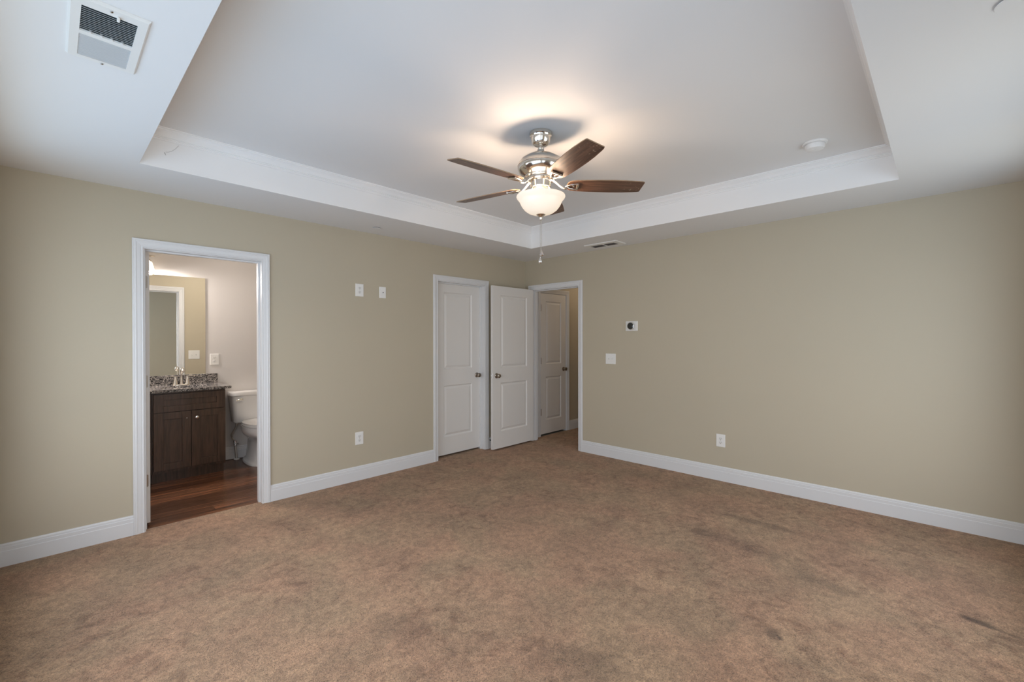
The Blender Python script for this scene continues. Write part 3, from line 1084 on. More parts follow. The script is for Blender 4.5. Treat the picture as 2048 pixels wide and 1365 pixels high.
v1 = thing('vanity_cabinet', 'dark brown shaker sink base cabinet under the granite top', 'cabinet', (-3.562, 1.55, 0))
m = MB()
m.box(-3.862, -3.844, VB, BY - 0.002, 0.09, 0.868); m.box(-3.280, -3.262, VB, BY - 0.002, 0.09, 0.868)
m.box(-3.844, -3.280, VB, BY - 0.002, 0.09, 0.108); m.box(-3.844, -3.280, BY - 0.010, BY - 0.002, 0.108, 0.868)
for z0, z1 in ((0.108, 0.150), (0.655, 0.695), (0.825, 0.868)):
    m.box(-3.844, -3.280, VB, VB + 0.018, z0, z1)
m.box(-3.862, -3.265, 1.345, BY - 0.002, -0.006, 0.09)
m.build('body', M_CAB, v1)
m = MB(); shaker(m, -3.8530, -3.2645, 0.678, 0.852, 0.075, 0.057, 0.055); m.build('drawer_front', M_CAB, v1, bevel=0.0012)
m = MB(); shaker(m, -3.8530, -3.5600, 0.117, 0.672, 0.073, 0.066, 0.066); dl = m.build('door', M_CAB, v1, bevel=0.0012)
m = MB(); m.lathe([(0.0, 0.0), (0.0045, 0.0), (0.0045, -0.002), (0.0, -0.0025)], (-3.5945, VF, 0.6035), 'y', 12, cap=False)
tag(m.build('knob_screw', M_PLATE, dl), 'pale bare screw where the knob is missing')
m = MB(); shaker(m, -3.5560, -3.2645, 0.117, 0.672, 0.073, 0.066, 0.066); dr = m.build('door', M_CAB, v1, bevel=0.0012)
m = MB(); m.lathe([(0.0, 0.0), (0.006, 0.0), (0.005, -0.012), (0.012, -0.016), (0.0165, -0.022), (0.0150, -0.029), (0.008, -0.032), (0.0, -0.033)], (-3.5143, VF, 0.6045), 'y', 20, cap=False)
tag(m.build('knob', M_CHROME, dr, smooth=40), 'chrome mushroom knob')

v2 = thing('drawer_cabinet', 'dark brown drawer base cabinet mostly hidden by the open door leaf', 'cabinet', (-4.02, 1.55, 0))
m = MB()
m.box(-4.170, -3.866, VB, BY, 0.09, 0.868)
m.box(-4.170, -3.866, 1.345, BY, -0.006, 0.09)
m.build('body', M_CAB, v2)
for z0, z1 in ((0.117, 0.395), (0.401, 0.672), (0.678, 0.852)):
    m = MB(); shaker(m, -4.161, -3.875, z0, z1, 0.060, 0.05, 0.05)
    dd = m.build('drawer', M_CAB, v2, bevel=0.0012)
    m = MB(); m.lathe([(0.0, 0.0), (0.006, 0.0), (0.005, -0.012), (0.012, -0.016), (0.0165, -0.022), (0.0150, -0.029), (0.008, -0.032), (0.0, -0.033)], (-4.018, VF, (z0 + z1) / 2), 'y', 20, cap=False)
    m.build('knob', M_CHROME, dd, smooth=40)

# granite top with an oval cut-out
SX, SY, SA, SB = -3.555, 1.500, 0.215, 0.155
ct = thing('countertop', 'grey brown speckled granite vanity top with backsplash', 'countertop', (-3.70, 1.52, 0.870))
m = MB()
K = 64
CX0, CX1, CY0, CY1, CZ0, CZ1 = -4.185, -3.214, 1.245, BY, 0.870, 0.896
outer, inner = [], []
for k in range(K):
    a = 2 * math.pi * k / K
    c, s = math.cos(a), math.sin(a)
    inner.append((SX + SA * c, SY + SB * s))
    tx = ((CX1 - SX) if c > 0 else (SX - CX0)) / max(abs(c), 1e-9)
    ty = ((CY1 - SY) if s > 0 else (SY - CY0)) / max(abs(s), 1e-9)
    t = min(tx, ty)
    outer.append([SX + t * c, SY + t * s])
for cx, cy in ((CX0, CY0), (CX1, CY0), (CX1, CY1), (CX0, CY1)):
    i = min(range(K), key=lambda q: (outer[q][0] - cx) ** 2 + (outer[q][1] - cy) ** 2)
    outer[i] = [cx, cy]
ring = lambda pts, z: [(p[0], p[1], z) for p in pts]
m.rings([ring(inner, CZ1), ring(outer, CZ1), ring(outer, CZ0), ring(inner, CZ0)], True, False, loop=True)
m.build('slab', M_GRANITE, ct)
m = MB(); m.box(-4.185, -3.217, 1.780, BY, 0.896, 0.9985); m.build('backsplash', M_GRANITE, ct, bevel=0.0015)
m = MB()
prof = [(1.02, 0.0), (0.985, -0.004), (0.95, -0.05), (0.85, -0.10), (0.55, -0.135), (0.12, -0.145)]
rs = [[(SX + SA * s * math.cos(2 * math.pi * k / K), SY + SB * s * math.sin(2 * math.pi * k / K), 0.8695 + d) for k in range(K)] for s, d in prof]
m.rings(rs, True, False)
m.add(rs[-1], [tuple(range(K))])
tag(m.build('sink_bowl', M_PORC, ct, smooth=50, fix=False), 'white oval undermount sink bowl')

# faucet: three-hole centre set with two lever handles and a high curved spout
fx, fy, fz = -3.566, 1.700, 0.896
fa = thing('faucet', 'brushed nickel two-handle faucet on the granite vanity top', 'faucet', (fx, fy, fz))
m = MB()
m.rings([[(fx + (0.078 - i) * (abs(math.cos(t)) ** 0.6) * math.copysign(1, math.cos(t)), fy + (0.027 - i) * math.sin(t), fz + h) for t in [2 * math.pi * k / 32 for k in range(32)]] for i, h in ((0, 0), (0, 0.008), (0.004, 0.013))], True, True)
m.build('base_plate', M_NICKEL, fa, smooth=40)
m = MB()
sp = []
for k in range(15):
    t = k / 14
    if t < 0.5:
        sp.append((fx, fy + 0.004 * math.sin(t * 2 * math.pi), fz + 0.008 + 0.118 * t * 2))
    else:
        a = math.pi * (t - 0.5) * 2 * 0.86
        sp.append((fx, fy - 0.048 + 0.048 * math.cos(a), fz + 0.126 + 0.046 * math.sin(a)))
m.tube(sp, [0.021, 0.018, 0.0155, 0.014, 0.013, 0.0125, 0.0125, 0.013, 0.0145, 0.016, 0.0175, 0.0185, 0.019, 0.019, 0.018], 16, flat=0.85, up=(1, 0, 0))
m.build('spout', M_NICKEL, fa, smooth=40)
for s in (-1, 1):
    m = MB()
    hx = fx + s * 0.052
    m.lathe([(0.0, 0.008), (0.024, 0.008), (0.022, 0.02), (0.0155, 0.05), (0.0125, 0.075), (0.012, 0.09), (0.0, 0.091)], (hx, fy, fz), 'z', 20, cap=False)
    m.tube([(hx - s * 0.008, fy, fz + 0.092), (hx + s * 0.02, fy - 0.002, fz + 0.096), (hx + s * 0.05, fy - 0.004, fz + 0.097), (hx + s * 0.072, fy - 0.005, fz + 0.096)], [0.011, 0.010, 0.008, 0.006], 12, flat=0.45)
    m.build('handle', M_NICKEL, fa, smooth=40)

# mirror
m = MB(); m.box(-4.165, -3.330, BY - 0.006, BY - 0.0005, 0.9995, 2.0605)
tag(m.build('mirror', M_MIRROR), 'large frameless bathroom mirror above the granite backsplash', 'mirror')

# vanity light
vl = thing('vanity_light', 'brushed nickel vanity light with lit bell shades above the mirror', 'wall lamp', (-4.03, BY, 2.23))
m = MB(); m.box(-4.14, -3.92, BY - 0.02, BY, 2.19, 2.27); m.build('back_plate', M_NICKEL, vl, bevel=0.004)
m = MB(); m.tube([(-4.285, BY - 0.13, 2.231), (-3.785, BY - 0.13, 2.231)], 0.0085, 12)
for x in (-4.09, -3.97):
    m.tube([(x, BY - 0.015, 2.231), (x, BY - 0.13, 2.231)], 0.007, 10)
m.build('bar', M_NICKEL, vl, smooth=40)
for x in (-3.846, -4.035, -4.224):
    m = MB(); m.lathe([(0.0, 2.228), (0.012, 2.228), (0.013, 2.20), (0.036, 2.178), (0.036, 2.172), (0.0, 2.172)], (x, BY - 0.13, 0), 'z', 24, cap=False)
    m.build('shade_holder', M_NICKEL, vl, smooth=40)
    m = MB()
    m.lathe([(0.031, 2.174), (0.040, 2.160), (0.046, 2.135), (0.053, 2.105), (0.066, 2.075), (0.072, 2.068), (0.069, 2.068), (0.050, 2.105), (0.043, 2.135), (0.037, 2.160), (0.028, 2.172)], (x, BY - 0.13, 0), 'z', 28, cap=False)
    m.build('shade', M_SHADE, vl, smooth=40)
    m = MB(); m.lathe([(0.0, 2.172), (0.013, 2.170), (0.014, 2.15), (0.022, 2.125), (0.024, 2.11), (0.016, 2.093), (0.0, 2.088)], (x, BY - 0.13, 0), 'z', 16, cap=False)
    m.build('bulb', M_BULB, vl, smooth=40)
    point_light('vanity_bulb_light', (x, BY - 0.13, 2.065), 28.0, (1.0, 0.91, 0.86), 0.03)

# ------------------------------------------------------------------ toilet
TX = -2.903
to = thing('toilet', 'white two-piece toilet beside the vanity, half hidden by the doorway', 'toilet', (TX, 1.42, 0))


def se(cx, cy, a, b, z, n=2.0, K=40, yf=None):
    """super-ellipse ring"""
    out = []
    for k in range(K):
        t = 2 * math.pi * k / K
        c, s = math.cos(t), math.sin(t)
        x = a * math.copysign(abs(c) ** (2 / n), c)
        y = b * math.copysign(abs(s) ** (2 / n), s)
        if yf and y < 0:
            y *= yf
        out.append((cx + x, cy + y, z))
    return out


m = MB()
m.rings([se(TX, 1.46, 0.124, 0.29, -0.006, 2.6, yf=0.80), se(TX, 1.46, 0.124, 0.29, 0.012, 2.6, yf=0.80), se(TX, 1.46, 0.116, 0.282, 0.022, 2.5, yf=0.80),
         se(TX, 1.47, 0.092, 0.255, 0.045, 2.4, yf=0.80), se(TX, 1.47, 0.082, 0.245, 0.14, 2.3, yf=0.82), se(TX, 1.46, 0.078, 0.25, 0.235, 2.3, yf=0.86),
         se(TX, 1.44, 0.090, 0.265, 0.275, 2.2, yf=0.92), se(TX, 1.41, 0.124, 0.285, 0.305, 2.1, yf=0.98), se(TX, 1.385, 0.155, 0.297, 0.335, 2.1, yf=1.01), se(TX, 1.37, 0.172, 0.30, 0.372, 2.1, yf=1.03),
         se(TX, 1.37, 0.176, 0.30, 0.392, 2.1, yf=1.03), se(TX, 1.37, 0.177, 0.30, 0.428, 2.1, yf=1.03), se(TX, 1.37, 0.170, 0.292, 0.434, 2.1, yf=1.03)], True, True)
m.build('bowl', M_PORC, to, smooth=50)
m = MB(); m.rings([se(TX, 1.36, 0.177, 0.235, 0.434, 2.1, yf=1.3), se(TX, 1.36, 0.180, 0.238, 0.440, 2.1, yf=1.3), se(TX, 1.36, 0.180, 0.238, 0.452, 2.1, yf=1.3), se(TX, 1.36, 0.176, 0.233, 0.456, 2.1, yf=1.3)], True, True)
m.build('seat', M_PORC, to, smooth=50)
m = MB(); m.rings([se(TX, 1.36, 0.177, 0.235, 0.458, 2.1, yf=1.3), se(TX, 1.36, 0.179, 0.237, 0.463, 2.1, yf=1.3), se(TX, 1.36, 0.177, 0.235, 0.472, 2.1, yf=1.3), se(TX, 1.36, 0.158, 0.215, 0.479, 2.1, yf=1.3), se(TX, 1.36, 0.09, 0.12, 0.482, 2.1, yf=1.3)], True, True)
m.build('lid', M_PORC, to, smooth=50)
m = MB()
TYc, TYd = 1.683, 0.098
m.rings([se(TX, TYc, 0.188, 0.085, 0.436, 5), se(TX, TYc, 0.198, 0.092, 0.446, 5), se(TX, TYc, 0.216, TYd, 0.62, 5), se(TX, TYc, 0.224, TYd, 0.737, 5)], True, True)
m.build('tank', M_PORC, to, smooth=40)
m = MB(); m.rings([se(TX, TYc, 0.228, 0.100, 0.738, 5), se(TX, TYc, 0.236, 0.106, 0.743, 5), se(TX, TYc, 0.237, 0.107, 0.772, 5), se(TX, TYc, 0.230, 0.101, 0.784, 5), se(TX, TYc, 0.20, 0.075, 0.788, 5)], True, True)
m.build('tank_lid', M_PORC, to, smooth=40)
m = MB()
m.lathe([(0.0, 0.0), (0.016, 0.0), (0.016, -0.006), (0.009, -0.010), (0.0, -0.012)], (-3.030, TYc - TYd + 0.004, 0.703), 'y', 18, cap=False)
m.tube([(-3.028, TYc - TYd - 0.012, 0.704), (-3.053, TYc - TYd - 0.016, 0.700), (-3.090, TYc - TYd - 0.014, 0.691)], [0.012, 0.0125, 0.011], 12, flat=0.7, up=(0, 1, 0))
m.build('flush_lever', M_CHROME, to, smooth=40)

sv = thing('supply_valve', 'braided toilet water line rising from a floor flange', 'water supply line', (-3.040, 1.755, 0))
m = MB(); m.lathe([(0.0, 0.006), (0.012, 0.006), (0.028, 0.003), (0.030, -0.006), (0.0, -0.006)], (-3.040, 1.755, 0), 'z', 22, cap=False)
m.build('flange', M_PLATE, sv, smooth=40)
m = MB(); m.tube([(-3.040, 1.755, 0.0), (-3.055, 1.755, 0.165)], 0.0125, 12); m.build('pipe', M_HOSE, sv, smooth=40)
m = MB()
m.tube([(-3.055, 1.755, 0.155), (-3.057, 1.755, 0.215)], 0.018, 12)
m.tube([(-3.055, 1.755, 0.185), (-3.040, 1.715, 0.178)], [0.009, 0.013], 12, flat=0.7)
m.build('valve', M_CHROME, sv, smooth=40)
m = MB()
m.tube([(-3.057, 1.755, 0.21), (-3.085, 1.750, 0.245), (-3.095, 1.740, 0.285), (-3.078, 1.72, 0.335), (-3.058, 1.70, 0.38), (-3.053, 1.69, 0.425)], 0.0095, 12)
m.tube([(-3.053, 1.69, 0.405), (-3.053, 1.69, 0.4355)], 0.016, 14)
m.build('hose', M_HOSE, sv, smooth=40)

# ------------------------------------------------------------------ wall plates (built facing -y, origin on the wall)
def rounded_plate(mb, w, h, t=0.0055, mi=0):
    def rr(a, b, y, r=0.004):
        pts = []
        for cx, cz, a0 in ((a - r, b - r, 0), (-a + r, b - r, 90), (-a + r, -b + r, 180), (a - r, -b + r, 270)):
            for k in range(4):
                q = math.radians(a0 + 30 * k)
                pts.append((cx + r * math.cos(q), y, cz + r * math.sin(q)))
        return pts
    mb.rings([rr(w / 2, h / 2, 0.0), rr(w / 2, h / 2, -t * 0.55), rr(w / 2 - 0.003, h / 2 - 0.003, -t)], True, True, mi)


def outlet(name, loc, rz, label, w=0.084, h=0.124):
    o = thing(name, label, 'outlet', (0, 0, 0))
    mb = MB(); rounded_plate(mb, w, h); mb.build('wall_plate', M_PLATE, o)
    for zc in (0.0195, -0.0195):
        mb = MB()
        ring_ = []
        for k in range(28):
            a = 2 * math.pi * k / 28
            ring_.append((max(-0.0165, min(0.0165, 0.0178 * math.cos(a))), 0, zc + 0.0142 * math.sin(a)))
        mb.rings([[(x, -0.005, z) for x, y, z in ring_], [(x, -0.0072, z) for x, y, z in ring_], [(x * 0.95, -0.0078, zc + (z - zc) * 0.95) for x, y, z in ring_]], True, True)
        for dx, dz, sx, sz in ((-0.0062, 0.003, 0.0011, 0.0048), (0.0062, 0.003, 0.0011, 0.0040), (0.0, -0.0075, 0.0022, 0.0024)):
            mb.box(dx - sx, dx + sx, -0.0080, -0.0074, zc + dz - sz, zc + dz + sz, 1)
        mb.build('receptacle', [M_IVORY, M_DARK], o)
    mb = MB(); mb.lathe([(0.0, -0.0068), (0.0026, -0.0066), (0.0032, -0.005), (0.0, -0.005)], (0, 0, 0), 'y', 12, cap=False)
    mb.build('screw', M_CHROME, o, smooth=40)
    o.location = loc
    o.rotation_euler = (0, 0, rz)
    return o


def switch(name, loc, rz, label, w=0.132, h=0.124):
    o = thing(name, label, 'light switch', (0, 0, 0))
    mb = MB(); rounded_plate(mb, w, h); mb.build('wall_plate', M_PLATE, o)
    for i, xc in enumerate((-0.023, 0.023)):
        mb = MB()
        mb.box(xc - 0.005, xc + 0.005, -0.0062, -0.005, -0.012, 0.012, 1)
        up = 1 if i == 0 else -1
        mb.add([(xc - 0.0042, -0.0055, -0.010), (xc + 0.0042, -0.0055, -0.010), (xc + 0.0042, -0.0055, 0.010), (xc - 0.0042, -0.0055, 0.010),
                (xc - 0.0036, -0.017, 0.006 * up - 0.003), (xc + 0.0036, -0.017, 0.006 * up - 0.003), (xc + 0.0036, -0.017, 0.006 * up + 0.003), (xc - 0.0036, -0.017, 0.006 * up + 0.003)],
               [(0, 1, 5, 4), (1, 2, 6, 5), (2, 3, 7, 6), (3, 0, 4, 7), (4, 5, 6, 7)])
        mb.build('toggle', [M_PLATE, M_IVORY], o)
        for dz in (0.030, -0.030):
            mb = MB(); mb.lathe([(0.0, -0.0068), (0.0026, -0.0066), (0.0032, -0.005), (0.0, -0.005)], (xc, 0, dz), 'y', 12, cap=False)
            mb.build('screw', M_PLATE, o, smooth=40)
    o.location = loc
    o.rotation_euler = (0, 0, rz)
    return o


R90 = math.pi / 2
outlet('outlet', (-2.424, 0, 1.8625), 0, 'white duplex outlet mounted high on the long wall for a television')
outlet('outlet', (-2.430, 0, 0.4095), 0, 'white duplex outlet low on the long wall above the baseboard')
outlet('outlet', (0, -2.563, 0.390), -R90, 'white duplex outlet low on the thermostat wall')
outlet('outlet', (-3.245, BY, 1.1565), 0, 'white duplex outlet beside the bathroom mirror')
switch('light_switch', (0, -1.336, 1.149), -R90, 'white double toggle switch below the round thermostat')
switch('light_switch', (-3.125, WT, 1.165), math.pi, 'white double toggle switch seen in the bathroom mirror')

o = thing('cable_plate', 'narrow white wall plate with one dark coaxial jack beside the high outlet', 'wall plate', (0, 0, 0))
m = MB(); rounded_plate(m, 0.0735, 0.115); m.build('wall_plate', M_PLATE, o)
m = MB(); m.lathe([(0.0, -0.011), (0.0045, -0.011), (0.0048, -0.005), (0.0, -0.005)], (0.003, 0, 0.0), 'y', 14, cap=False); m.build('coaxial_jack', M_DARK, o, smooth=40)
for dz in (0.042, -0.042):
    m = MB(); m.lathe([(0.0, -0.0068), (0.0026, -0.0066), (0.0032, -0.005), (0.0, -0.005)], (0, 0, dz), 'y', 12, cap=False); m.build('screw', M_PLATE, o, smooth=40)
o.location = (-2.1735, 0, 1.8570)

# thermostat: white trim plate with a round dark dial
o = thing('thermostat', 'round black thermostat dial on a white plate', 'thermostat', (0, 0, 0))
m = MB(); rounded_plate(m, 0.147, 0.109, 0.008); m.build('trim_plate', M_PLATE, o)
m = MB(); m.lathe([(0.0, -0.006), (0.040, -0.006), (0.0425, -0.012), (0.0425, -0.026), (0.0405, -0.030), (0.038, -0.0305), (0.0, -0.0305)], (-0.001, 0, 0), 'y', 40, cap=False)
m.build('dial_ring', M_CHROME, o, smooth=35)
m = MB(); m.lathe([(0.0, -0.0335), (0.02, -0.0332), (0.034, -0.0318), (0.0375, -0.0303), (0.0, -0.0300)], (-0.001, 0, 0), 'y', 40, cap=False)
m.build('face', M_GLASSBLACK, o, smooth=35)
o.location = (0, -1.6065, 1.5255)
o.rotation_euler = (0, 0, -R90)

# ------------------------------------------------------------------ ceiling fittings
# return grille in the soffit
rv = thing('ceiling_vent', 'large white louvred air vent in the lowered ceiling near the window', 'vent', (-4.392, -2.016, H))
VX0, VX1, VY0, VY1 = -4.490, -4.294, -2.222, -1.808
GX0, GX1 = -4.4605, -4.3245
def stamped(mb, x0, x1, y0, y1, gx0, gx1, gy0, gy1, z, t):
    """flat sheet frame with a turned-up rim round one opening"""
    sq = lambda a, b, c, d, zz: [(a, c, zz), (b, c, zz), (b, d, zz), (a, d, zz)]
    mb.rings([sq(x0, x1, y0, y1, z), sq(x0, x1, y0, y1, z - t * 0.3), sq(x0 + 0.006, x1 - 0.006, y0 + 0.006, y1 - 0.006, z - t),
              sq(gx0, gx1, gy0, gy1, z - t), sq(gx0, gx1, gy0, gy1, z)], True, False, loop=True)


m = MB()
zt, zb = H, H - 0.010
stamped(m, VX0, VX1, VY0, VY1, GX0, GX1, -2.179, -1.836, H, 0.010)
m.box(GX0, GX1, -2.017, -1.994, zb, zt)
m.build('frame', M_PLATE, rv)
m = MB(); m.box(GX0, GX1, -2.179, -1.836, H - 0.0015, H - 0.0002); m.build('shade_backing', M_VENTDARK, rv)  # flat dark sheet in place of a shaded duct opening


def louvres(mb, x0, x1, y0, y1, n, tilt, z0, z1, th=0.0009):
    pitch = (y1 - y0) / n
    for k in range(n):
        yc = y0 + (k + 0.5) * pitch
        mb.add([(x, yc + s * tilt + q, z) for x in (x0, x1) for (s, z) in ((-1, z0), (1, z1)) for q in (-th, th)],
               [(0, 1, 3, 2), (4, 6, 7, 5), (0, 2, 6, 4), (1, 5, 7, 3), (0, 4, 5, 1), (2, 3, 7, 6)])


m = MB(); louvres(m, GX0, GX1, -2.179, -2.017, 14, 0.0042, H - 0.0092, H - 0.0025); m.build('louvre_bank', M_LOUVRE, rv)
m = MB(); louvres(m, GX0, GX1, -1.994, -1.836, 14, -0.0034, H - 0.0092, H - 0.0025); m.build('louvre_bank', M_LOUVRE, rv)
for x in (-4.434, -4.406, -4.379, -4.351):
    m = MB(); m.box(x - 0.003, x + 0.003, -2.024, -2.0165, H - 0.0105, H - 0.003)
    m.build('damper_link', M_PLATE, rv)
m = MB(); m.box(-4.378, -4.370, -2.190, -2.176, H - 0.022, H - 0.010); m.build('damper_lever', M_PLATE, rv, bevel=0.002)
for y in (-2.2045, -1.8105 - 0.008):
    m = MB(); m.lathe([(0.0, -0.0135), (0.003, -0.0132), (0.0042, -0.0118), (0.0, -0.0118)], (-4.392, y, H), 'z', 12, cap=False); m.build('screw', M_KNOB, rv, smooth=40)

# small supply register by the thermostat wall
sv2 = thing('ceiling_register', 'slim white air register in the ceiling above the hall opening', 'vent', (-0.217, -1.393, H))
m = MB()
RX0, RX1, RY0, RY1 = -0.328, -0.106, -1.597, -1.187
sx0, sx1 = -0.262, -0.155
zb = H - 0.010
stamped(m, RX0, RX1, RY0, RY1, sx0, sx1, -1.536, -1.226, H, 0.010)
m.box(sx0, sx1, -1.398, -1.383, zb, H)
m.build('frame', M_PLATE, sv2)
m = MB(); m.box(sx0, sx1, -1.536, -1.226, H - 0.0012, H - 0.0002); m.build('shade_backing', M_VENTBROWN, sv2)  # dark brown sheet painted as the shaded opening, no hole behind
for y0, y1 in ((-1.536, -1.398), (-1.383, -1.226)):
    m = MB()
    n = 9
    for k in range(n):
        xc = sx0 + (k + 0.5) * (sx1 - sx0) / n
        m.box(xc - 0.0008, xc + 0.0008, y0, y1, H - 0.0085, H - 0.003)
    m.build('louvre_bank', M_VENTBROWN, sv2)

# smoke detector on the raised ceiling
sd = thing('smoke_detector', 'round white smoke detector on the raised ceiling near the crown moulding', 'smoke detector', (-1.020, -3.505, HT))
m = MB(); m.lathe([(0.0, 0.0), (0.0705, 0.0), (0.0705, -0.006), (0.066, -0.011), (0.056, -0.012), (0.0, -0.012)], (-1.020, -3.505, HT), 'z', 40, cap=False)
m.build('base', M_DETECT, sd, smooth=35)
m = MB(); m.lathe([(0.0, -0.012), (0.053, -0.012), (0.053, -0.0145), (0.0575, -0.016), (0.0565, -0.032), (0.050, -0.042), (0.034, -0.047), (0.0, -0.049)], (-1.020, -3.505, HT), 'z', 40, cap=False)
m.build('body', M_DETECT, sd, smooth=35)
m = MB(); m.lathe([(0.0, -0.0495), (0.012, -0.049), (0.013, -0.046), (0.0, -0.046)], (-1.035, -3.50, HT), 'z', 18, cap=False)
m.build('test_button', M_PLATE, sd, smooth=35)


def sprinkler(loc, r, label):
    o = thing('sprinkler_cover', label, 'sprinkler', loc)
    mb = MB(); mb.lathe([(0.0, 0.0), (r * 0.86, 0.0), (r * 0.86, -0.005), (0.0, -0.005)], loc, 'z', 36, cap=False); mb.build('cup', M_VENTBROWN, o, smooth=35)  # cup coloured dark as the shadow gap round the plate
    mb = MB(); mb.lathe([(0.0, -0.005), (r - 0.001, -0.005), (r, -0.006), (r - 0.0015, -0.0078), (0.0, -0.0085)], loc, 'z', 36, cap=False); mb.build('cover_plate', M_CEIL, o, smooth=35)
    return o


sprinkler((-2.370, -0.240, H), 0.042, 'small flat sprinkler cover plate above the high outlets on the long wall')
sprinkler((-2.432, -4.282, H), 0.052, 'flat round sprinkler cover plate in the ceiling by the rear wall')

# ------------------------------------------------------------------ ceiling fan
FX, FY = -2.3910, -2.2995
fan = thing('ceiling_fan', 'brushed nickel ceiling fan with five dark wood blades and a lit bowl', 'ceiling fan', (FX, FY, HT))
C0 = (FX, FY, 0)


def lathe_part(name, prof, mat, parent=fan, seg=48, smooth=35):
    mb = MB(); mb.lathe(prof, C0, 'z', seg, cap=False)
    return mb.build(name, mat, parent, smooth=smooth)


lathe_part('canopy', [(0.0, HT), (0.068, HT), (0.070, 2.668), (0.069, 2.655), (0.064, 2.650), (0.062, 2.642), (0.054, 2.612), (0.047, 2.602), (0.040, 2.598), (0.0, 2.596)], M_NICKEL)
lathe_part('downrod', [(0.0, 2.60), (0.0125, 2.60), (0.0125, 2.53), (0.0, 2.53)], M_NICKEL, seg=20)
mh = lathe_part('motor_housing', [(0.0, 2.576), (0.018, 2.576), (0.022, 2.565), (0.026, 2.548), (0.028, 2.540), (0.055, 2.536), (0.095, 2.522), (0.125, 2.502), (0.140, 2.482), (0.1455, 2.464),
                             (0.1440, 2.4625), (0.1440, 2.4610), (0.1455, 2.4595), (0.144, 2.445), (0.138, 2.430), (0.122, 2.414), (0.104, 2.405), (0.100, 2.402), (0.099, 2.396), (0.084, 2.388), (0.0, 2.386)], M_NICKEL, seg=64)
lathe_part('flywheel', [(0.0, 2.390), (0.086, 2.390), (0.088, 2.384), (0.086, 2.377), (0.064, 2.374), (0.0, 2.374)], M_NICKEL)
lathe_part('switch_housing', [(0.0, 2.376), (0.056, 2.376), (0.062, 2.372), (0.0625, 2.332), (0.058, 2.326), (0.0, 2.326)], M_NICKEL)
lathe_part('light_fitter', [(0.0, 2.327), (0.048, 2.327), (0.050, 2.316), (0.042, 2.306), (0.030, 2.300), (0.0, 2.300)], M_NICKEL)
lathe_part('bowl', [(0.146, 2.281), (0.1515, 2.279), (0.153, 2.273), (0.149, 2.264), (0.139, 2.253), (0.133, 2.244), (0.130, 2.236), (0.120, 2.216), (0.103, 2.194), (0.080, 2.177), (0.055, 2.167), (0.028, 2.162), (0.006, 2.161),
                    (0.006, 2.165), (0.028, 2.166), (0.054, 2.171), (0.078, 2.181), (0.100, 2.197), (0.116, 2.218), (0.126, 2.237), (0.130, 2.247), (0.142, 2.263), (0.146, 2.272), (0.146, 2.281)], M_BOWL)
lathe_part('finial', [(0.0, 2.168), (0.029, 2.167), (0.030, 2.163), (0.024, 2.158), (0.014, 2.150), (0.009, 2.142), (0.0085, 2.139), (0.0105, 2.136), (0.009, 2.131), (0.004, 2.128), (0.0, 2.128)], M_NICKEL, seg=28)
lathe_part('bowl_rod', [(0.0, 2.302), (0.004, 2.302), (0.004, 2.16), (0.0, 2.16)], M_NICKEL, seg=10)
for a in (math.radians(20), math.radians(200)):
    bx_, by_ = FX + 0.060 * math.cos(a), FY + 0.060 * math.sin(a)
    m = MB(); m.lathe([(0.0, 2.300), (0.013, 2.298), (0.014, 2.282), (0.024, 2.262), (0.027, 2.245), (0.020, 2.226), (0.0, 2.218)], (bx_, by_, 0), 'z', 18, cap=False)
    m.build('bulb', M_BULB, fan, smooth=40)
    point_light('fan_bulb_light', (bx_ + 0.03 * math.cos(a), by_ + 0.03 * math.sin(a), 2.262), 13.0, (1.0, 0.74, 0.54), 0.040)

# blades: built along +x about the fan axis, then turned
ZB, PITCH, A0 = 2.346, math.radians(-12.2), math.radians(-114.9)
half = [(0.166, 0.018), (0.170, 0.032), (0.180, 0.045), (0.196, 0.053), (0.225, 0.059), (0.28, 0.0635), (0.36, 0.067), (0.45, 0.0685), (0.53, 0.0665), (0.60, 0.061), (0.630, 0.0575), (0.640, 0.0545), (0.6435, 0.050)]
outline = [(r, w) for r, w in half] + [(r + (0.004 if r > 0.6 else 0), -w) for r, w in reversed(half)]
cp, sp_ = math.cos(PITCH), math.sin(PITCH)


def blade_pt(r, t, d):
    """r along the blade, t across (counter-clockwise positive), d normal"""
    return (r, t * cp - d * sp_, ZB + t * sp_ + d * cp)


bm_ = MB()
n = len(outline)
bot = [blade_pt(r, t, 0.0) for r, t in outline]
top = [blade_pt(r, t, 0.0055) for r, t in outline]
bm_.add(bot, [tuple(range(n))]); bm_.add(top, [tuple(reversed(range(n)))])
bm_.add(bot + top, [(k, (k + 1) % n, n + (k + 1) % n, n + k) for k in range(n)], 1)
shift = lambda mb: [(x + FX, y + FY, z) for x, y, z in mb.v]
iron = MB()
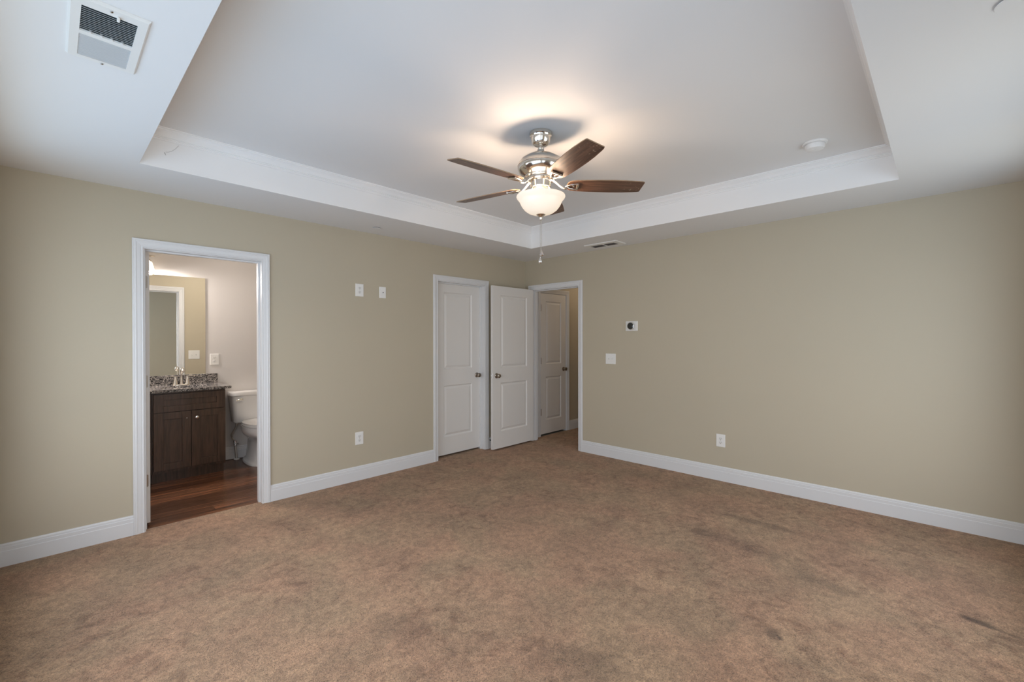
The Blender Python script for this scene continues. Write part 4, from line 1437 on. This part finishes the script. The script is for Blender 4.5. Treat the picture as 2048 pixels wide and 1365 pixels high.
# S-shaped arm from the flywheel, then an open pointed loop under the blade root
arm = []
for k in range(11):
    t = k / 10
    r = 0.074 + t * (0.166 - 0.074)
    zz = 2.380 - 0.050 * (3 * t * t - 2 * t * t * t) - 0.010 * math.sin(math.pi * t)
    arm.append((r, 0.0, zz))
iron.tube(arm, [0.0125, 0.0125, 0.012, 0.011, 0.010, 0.0095, 0.0095, 0.009, 0.009, 0.0085, 0.008], 12, flat=0.55, up=(0, 0, 1))
loop = [(0.158, 0.0), (0.172, 0.013), (0.192, 0.023), (0.214, 0.029), (0.231, 0.030)]
for sgn in (1, -1):
    iron.tube([blade_pt(r, sgn * t, -0.0060) for r, t in loop], [0.0062, 0.0066, 0.0066, 0.0064, 0.0062], 10, flat=0.8)
iron.tube([blade_pt(0.231, 0.034, -0.0058), blade_pt(0.231, 0.0, -0.0058), blade_pt(0.231, -0.034, -0.0058)], [0.007, 0.0078, 0.007], 10, flat=0.8)
iron.lathe([(0.0, -0.004), (0.007, -0.003), (0.008, 0.005), (0.0, 0.006)], blade_pt(0.205, 0, -0.005), 'z', 12, cap=False)
blade_0 = None
for k in range(5):
    ang = A0 + k * math.radians(72)
    if blade_0 is None:
        bl = MB(); bl.v, bl.f, bl.mi = shift(bm_) , bm_.f, bm_.mi
        bl.v = [(x, y, z - HT + HT) for x, y, z in bl.v]
        blade_0 = bl.build('blade', [M_BLADE, M_BLADE_EDGE], fan)
        ir = MB(); ir.v, ir.f, ir.mi = shift(iron), iron.f, iron.mi
        iron_0 = ir.build('blade_iron', M_NICKEL, blade_0, smooth=40)
        bo = blade_0
    else:
        bo = blade_0.copy(); COL.objects.link(bo); bo.parent = fan
        io = iron_0.copy(); COL.objects.link(io); io.parent = bo
    bo.rotation_euler = (0, 0, ang)

# pull chains with small fobs
for dx, z0, z1, prof in ((-0.004, 2.13, 1.885, [(0.0, 0.026), (0.003, 0.024), (0.005, 0.012), (0.0095, 0.004), (0.0125, -0.005), (0.0105, -0.013), (0.005, -0.0165), (0.0, -0.017)]),
                         (0.006, 2.13, 1.93, [(0.0, 0.022), (0.004, 0.018), (0.006, 0.006), (0.012, -0.002), (0.0135, -0.009), (0.009, -0.014), (0.0, -0.016)])):
    px, py = FX + dx * _R.x, FY + dx * _R.y
    m = MB(); m.tube([(px, py, z0 + 0.03), (px, py, (z0 + z1) / 2), (px, py, z1)], 0.0011, 6)
    pc = m.build('pull_chain', M_NICKEL, fan, smooth=60)
    m = MB(); m.lathe(prof, (px, py, z1 - 0.012), 'z', 18, cap=False)
    m.build('pull_fob', M_CHROME, pc, smooth=50)
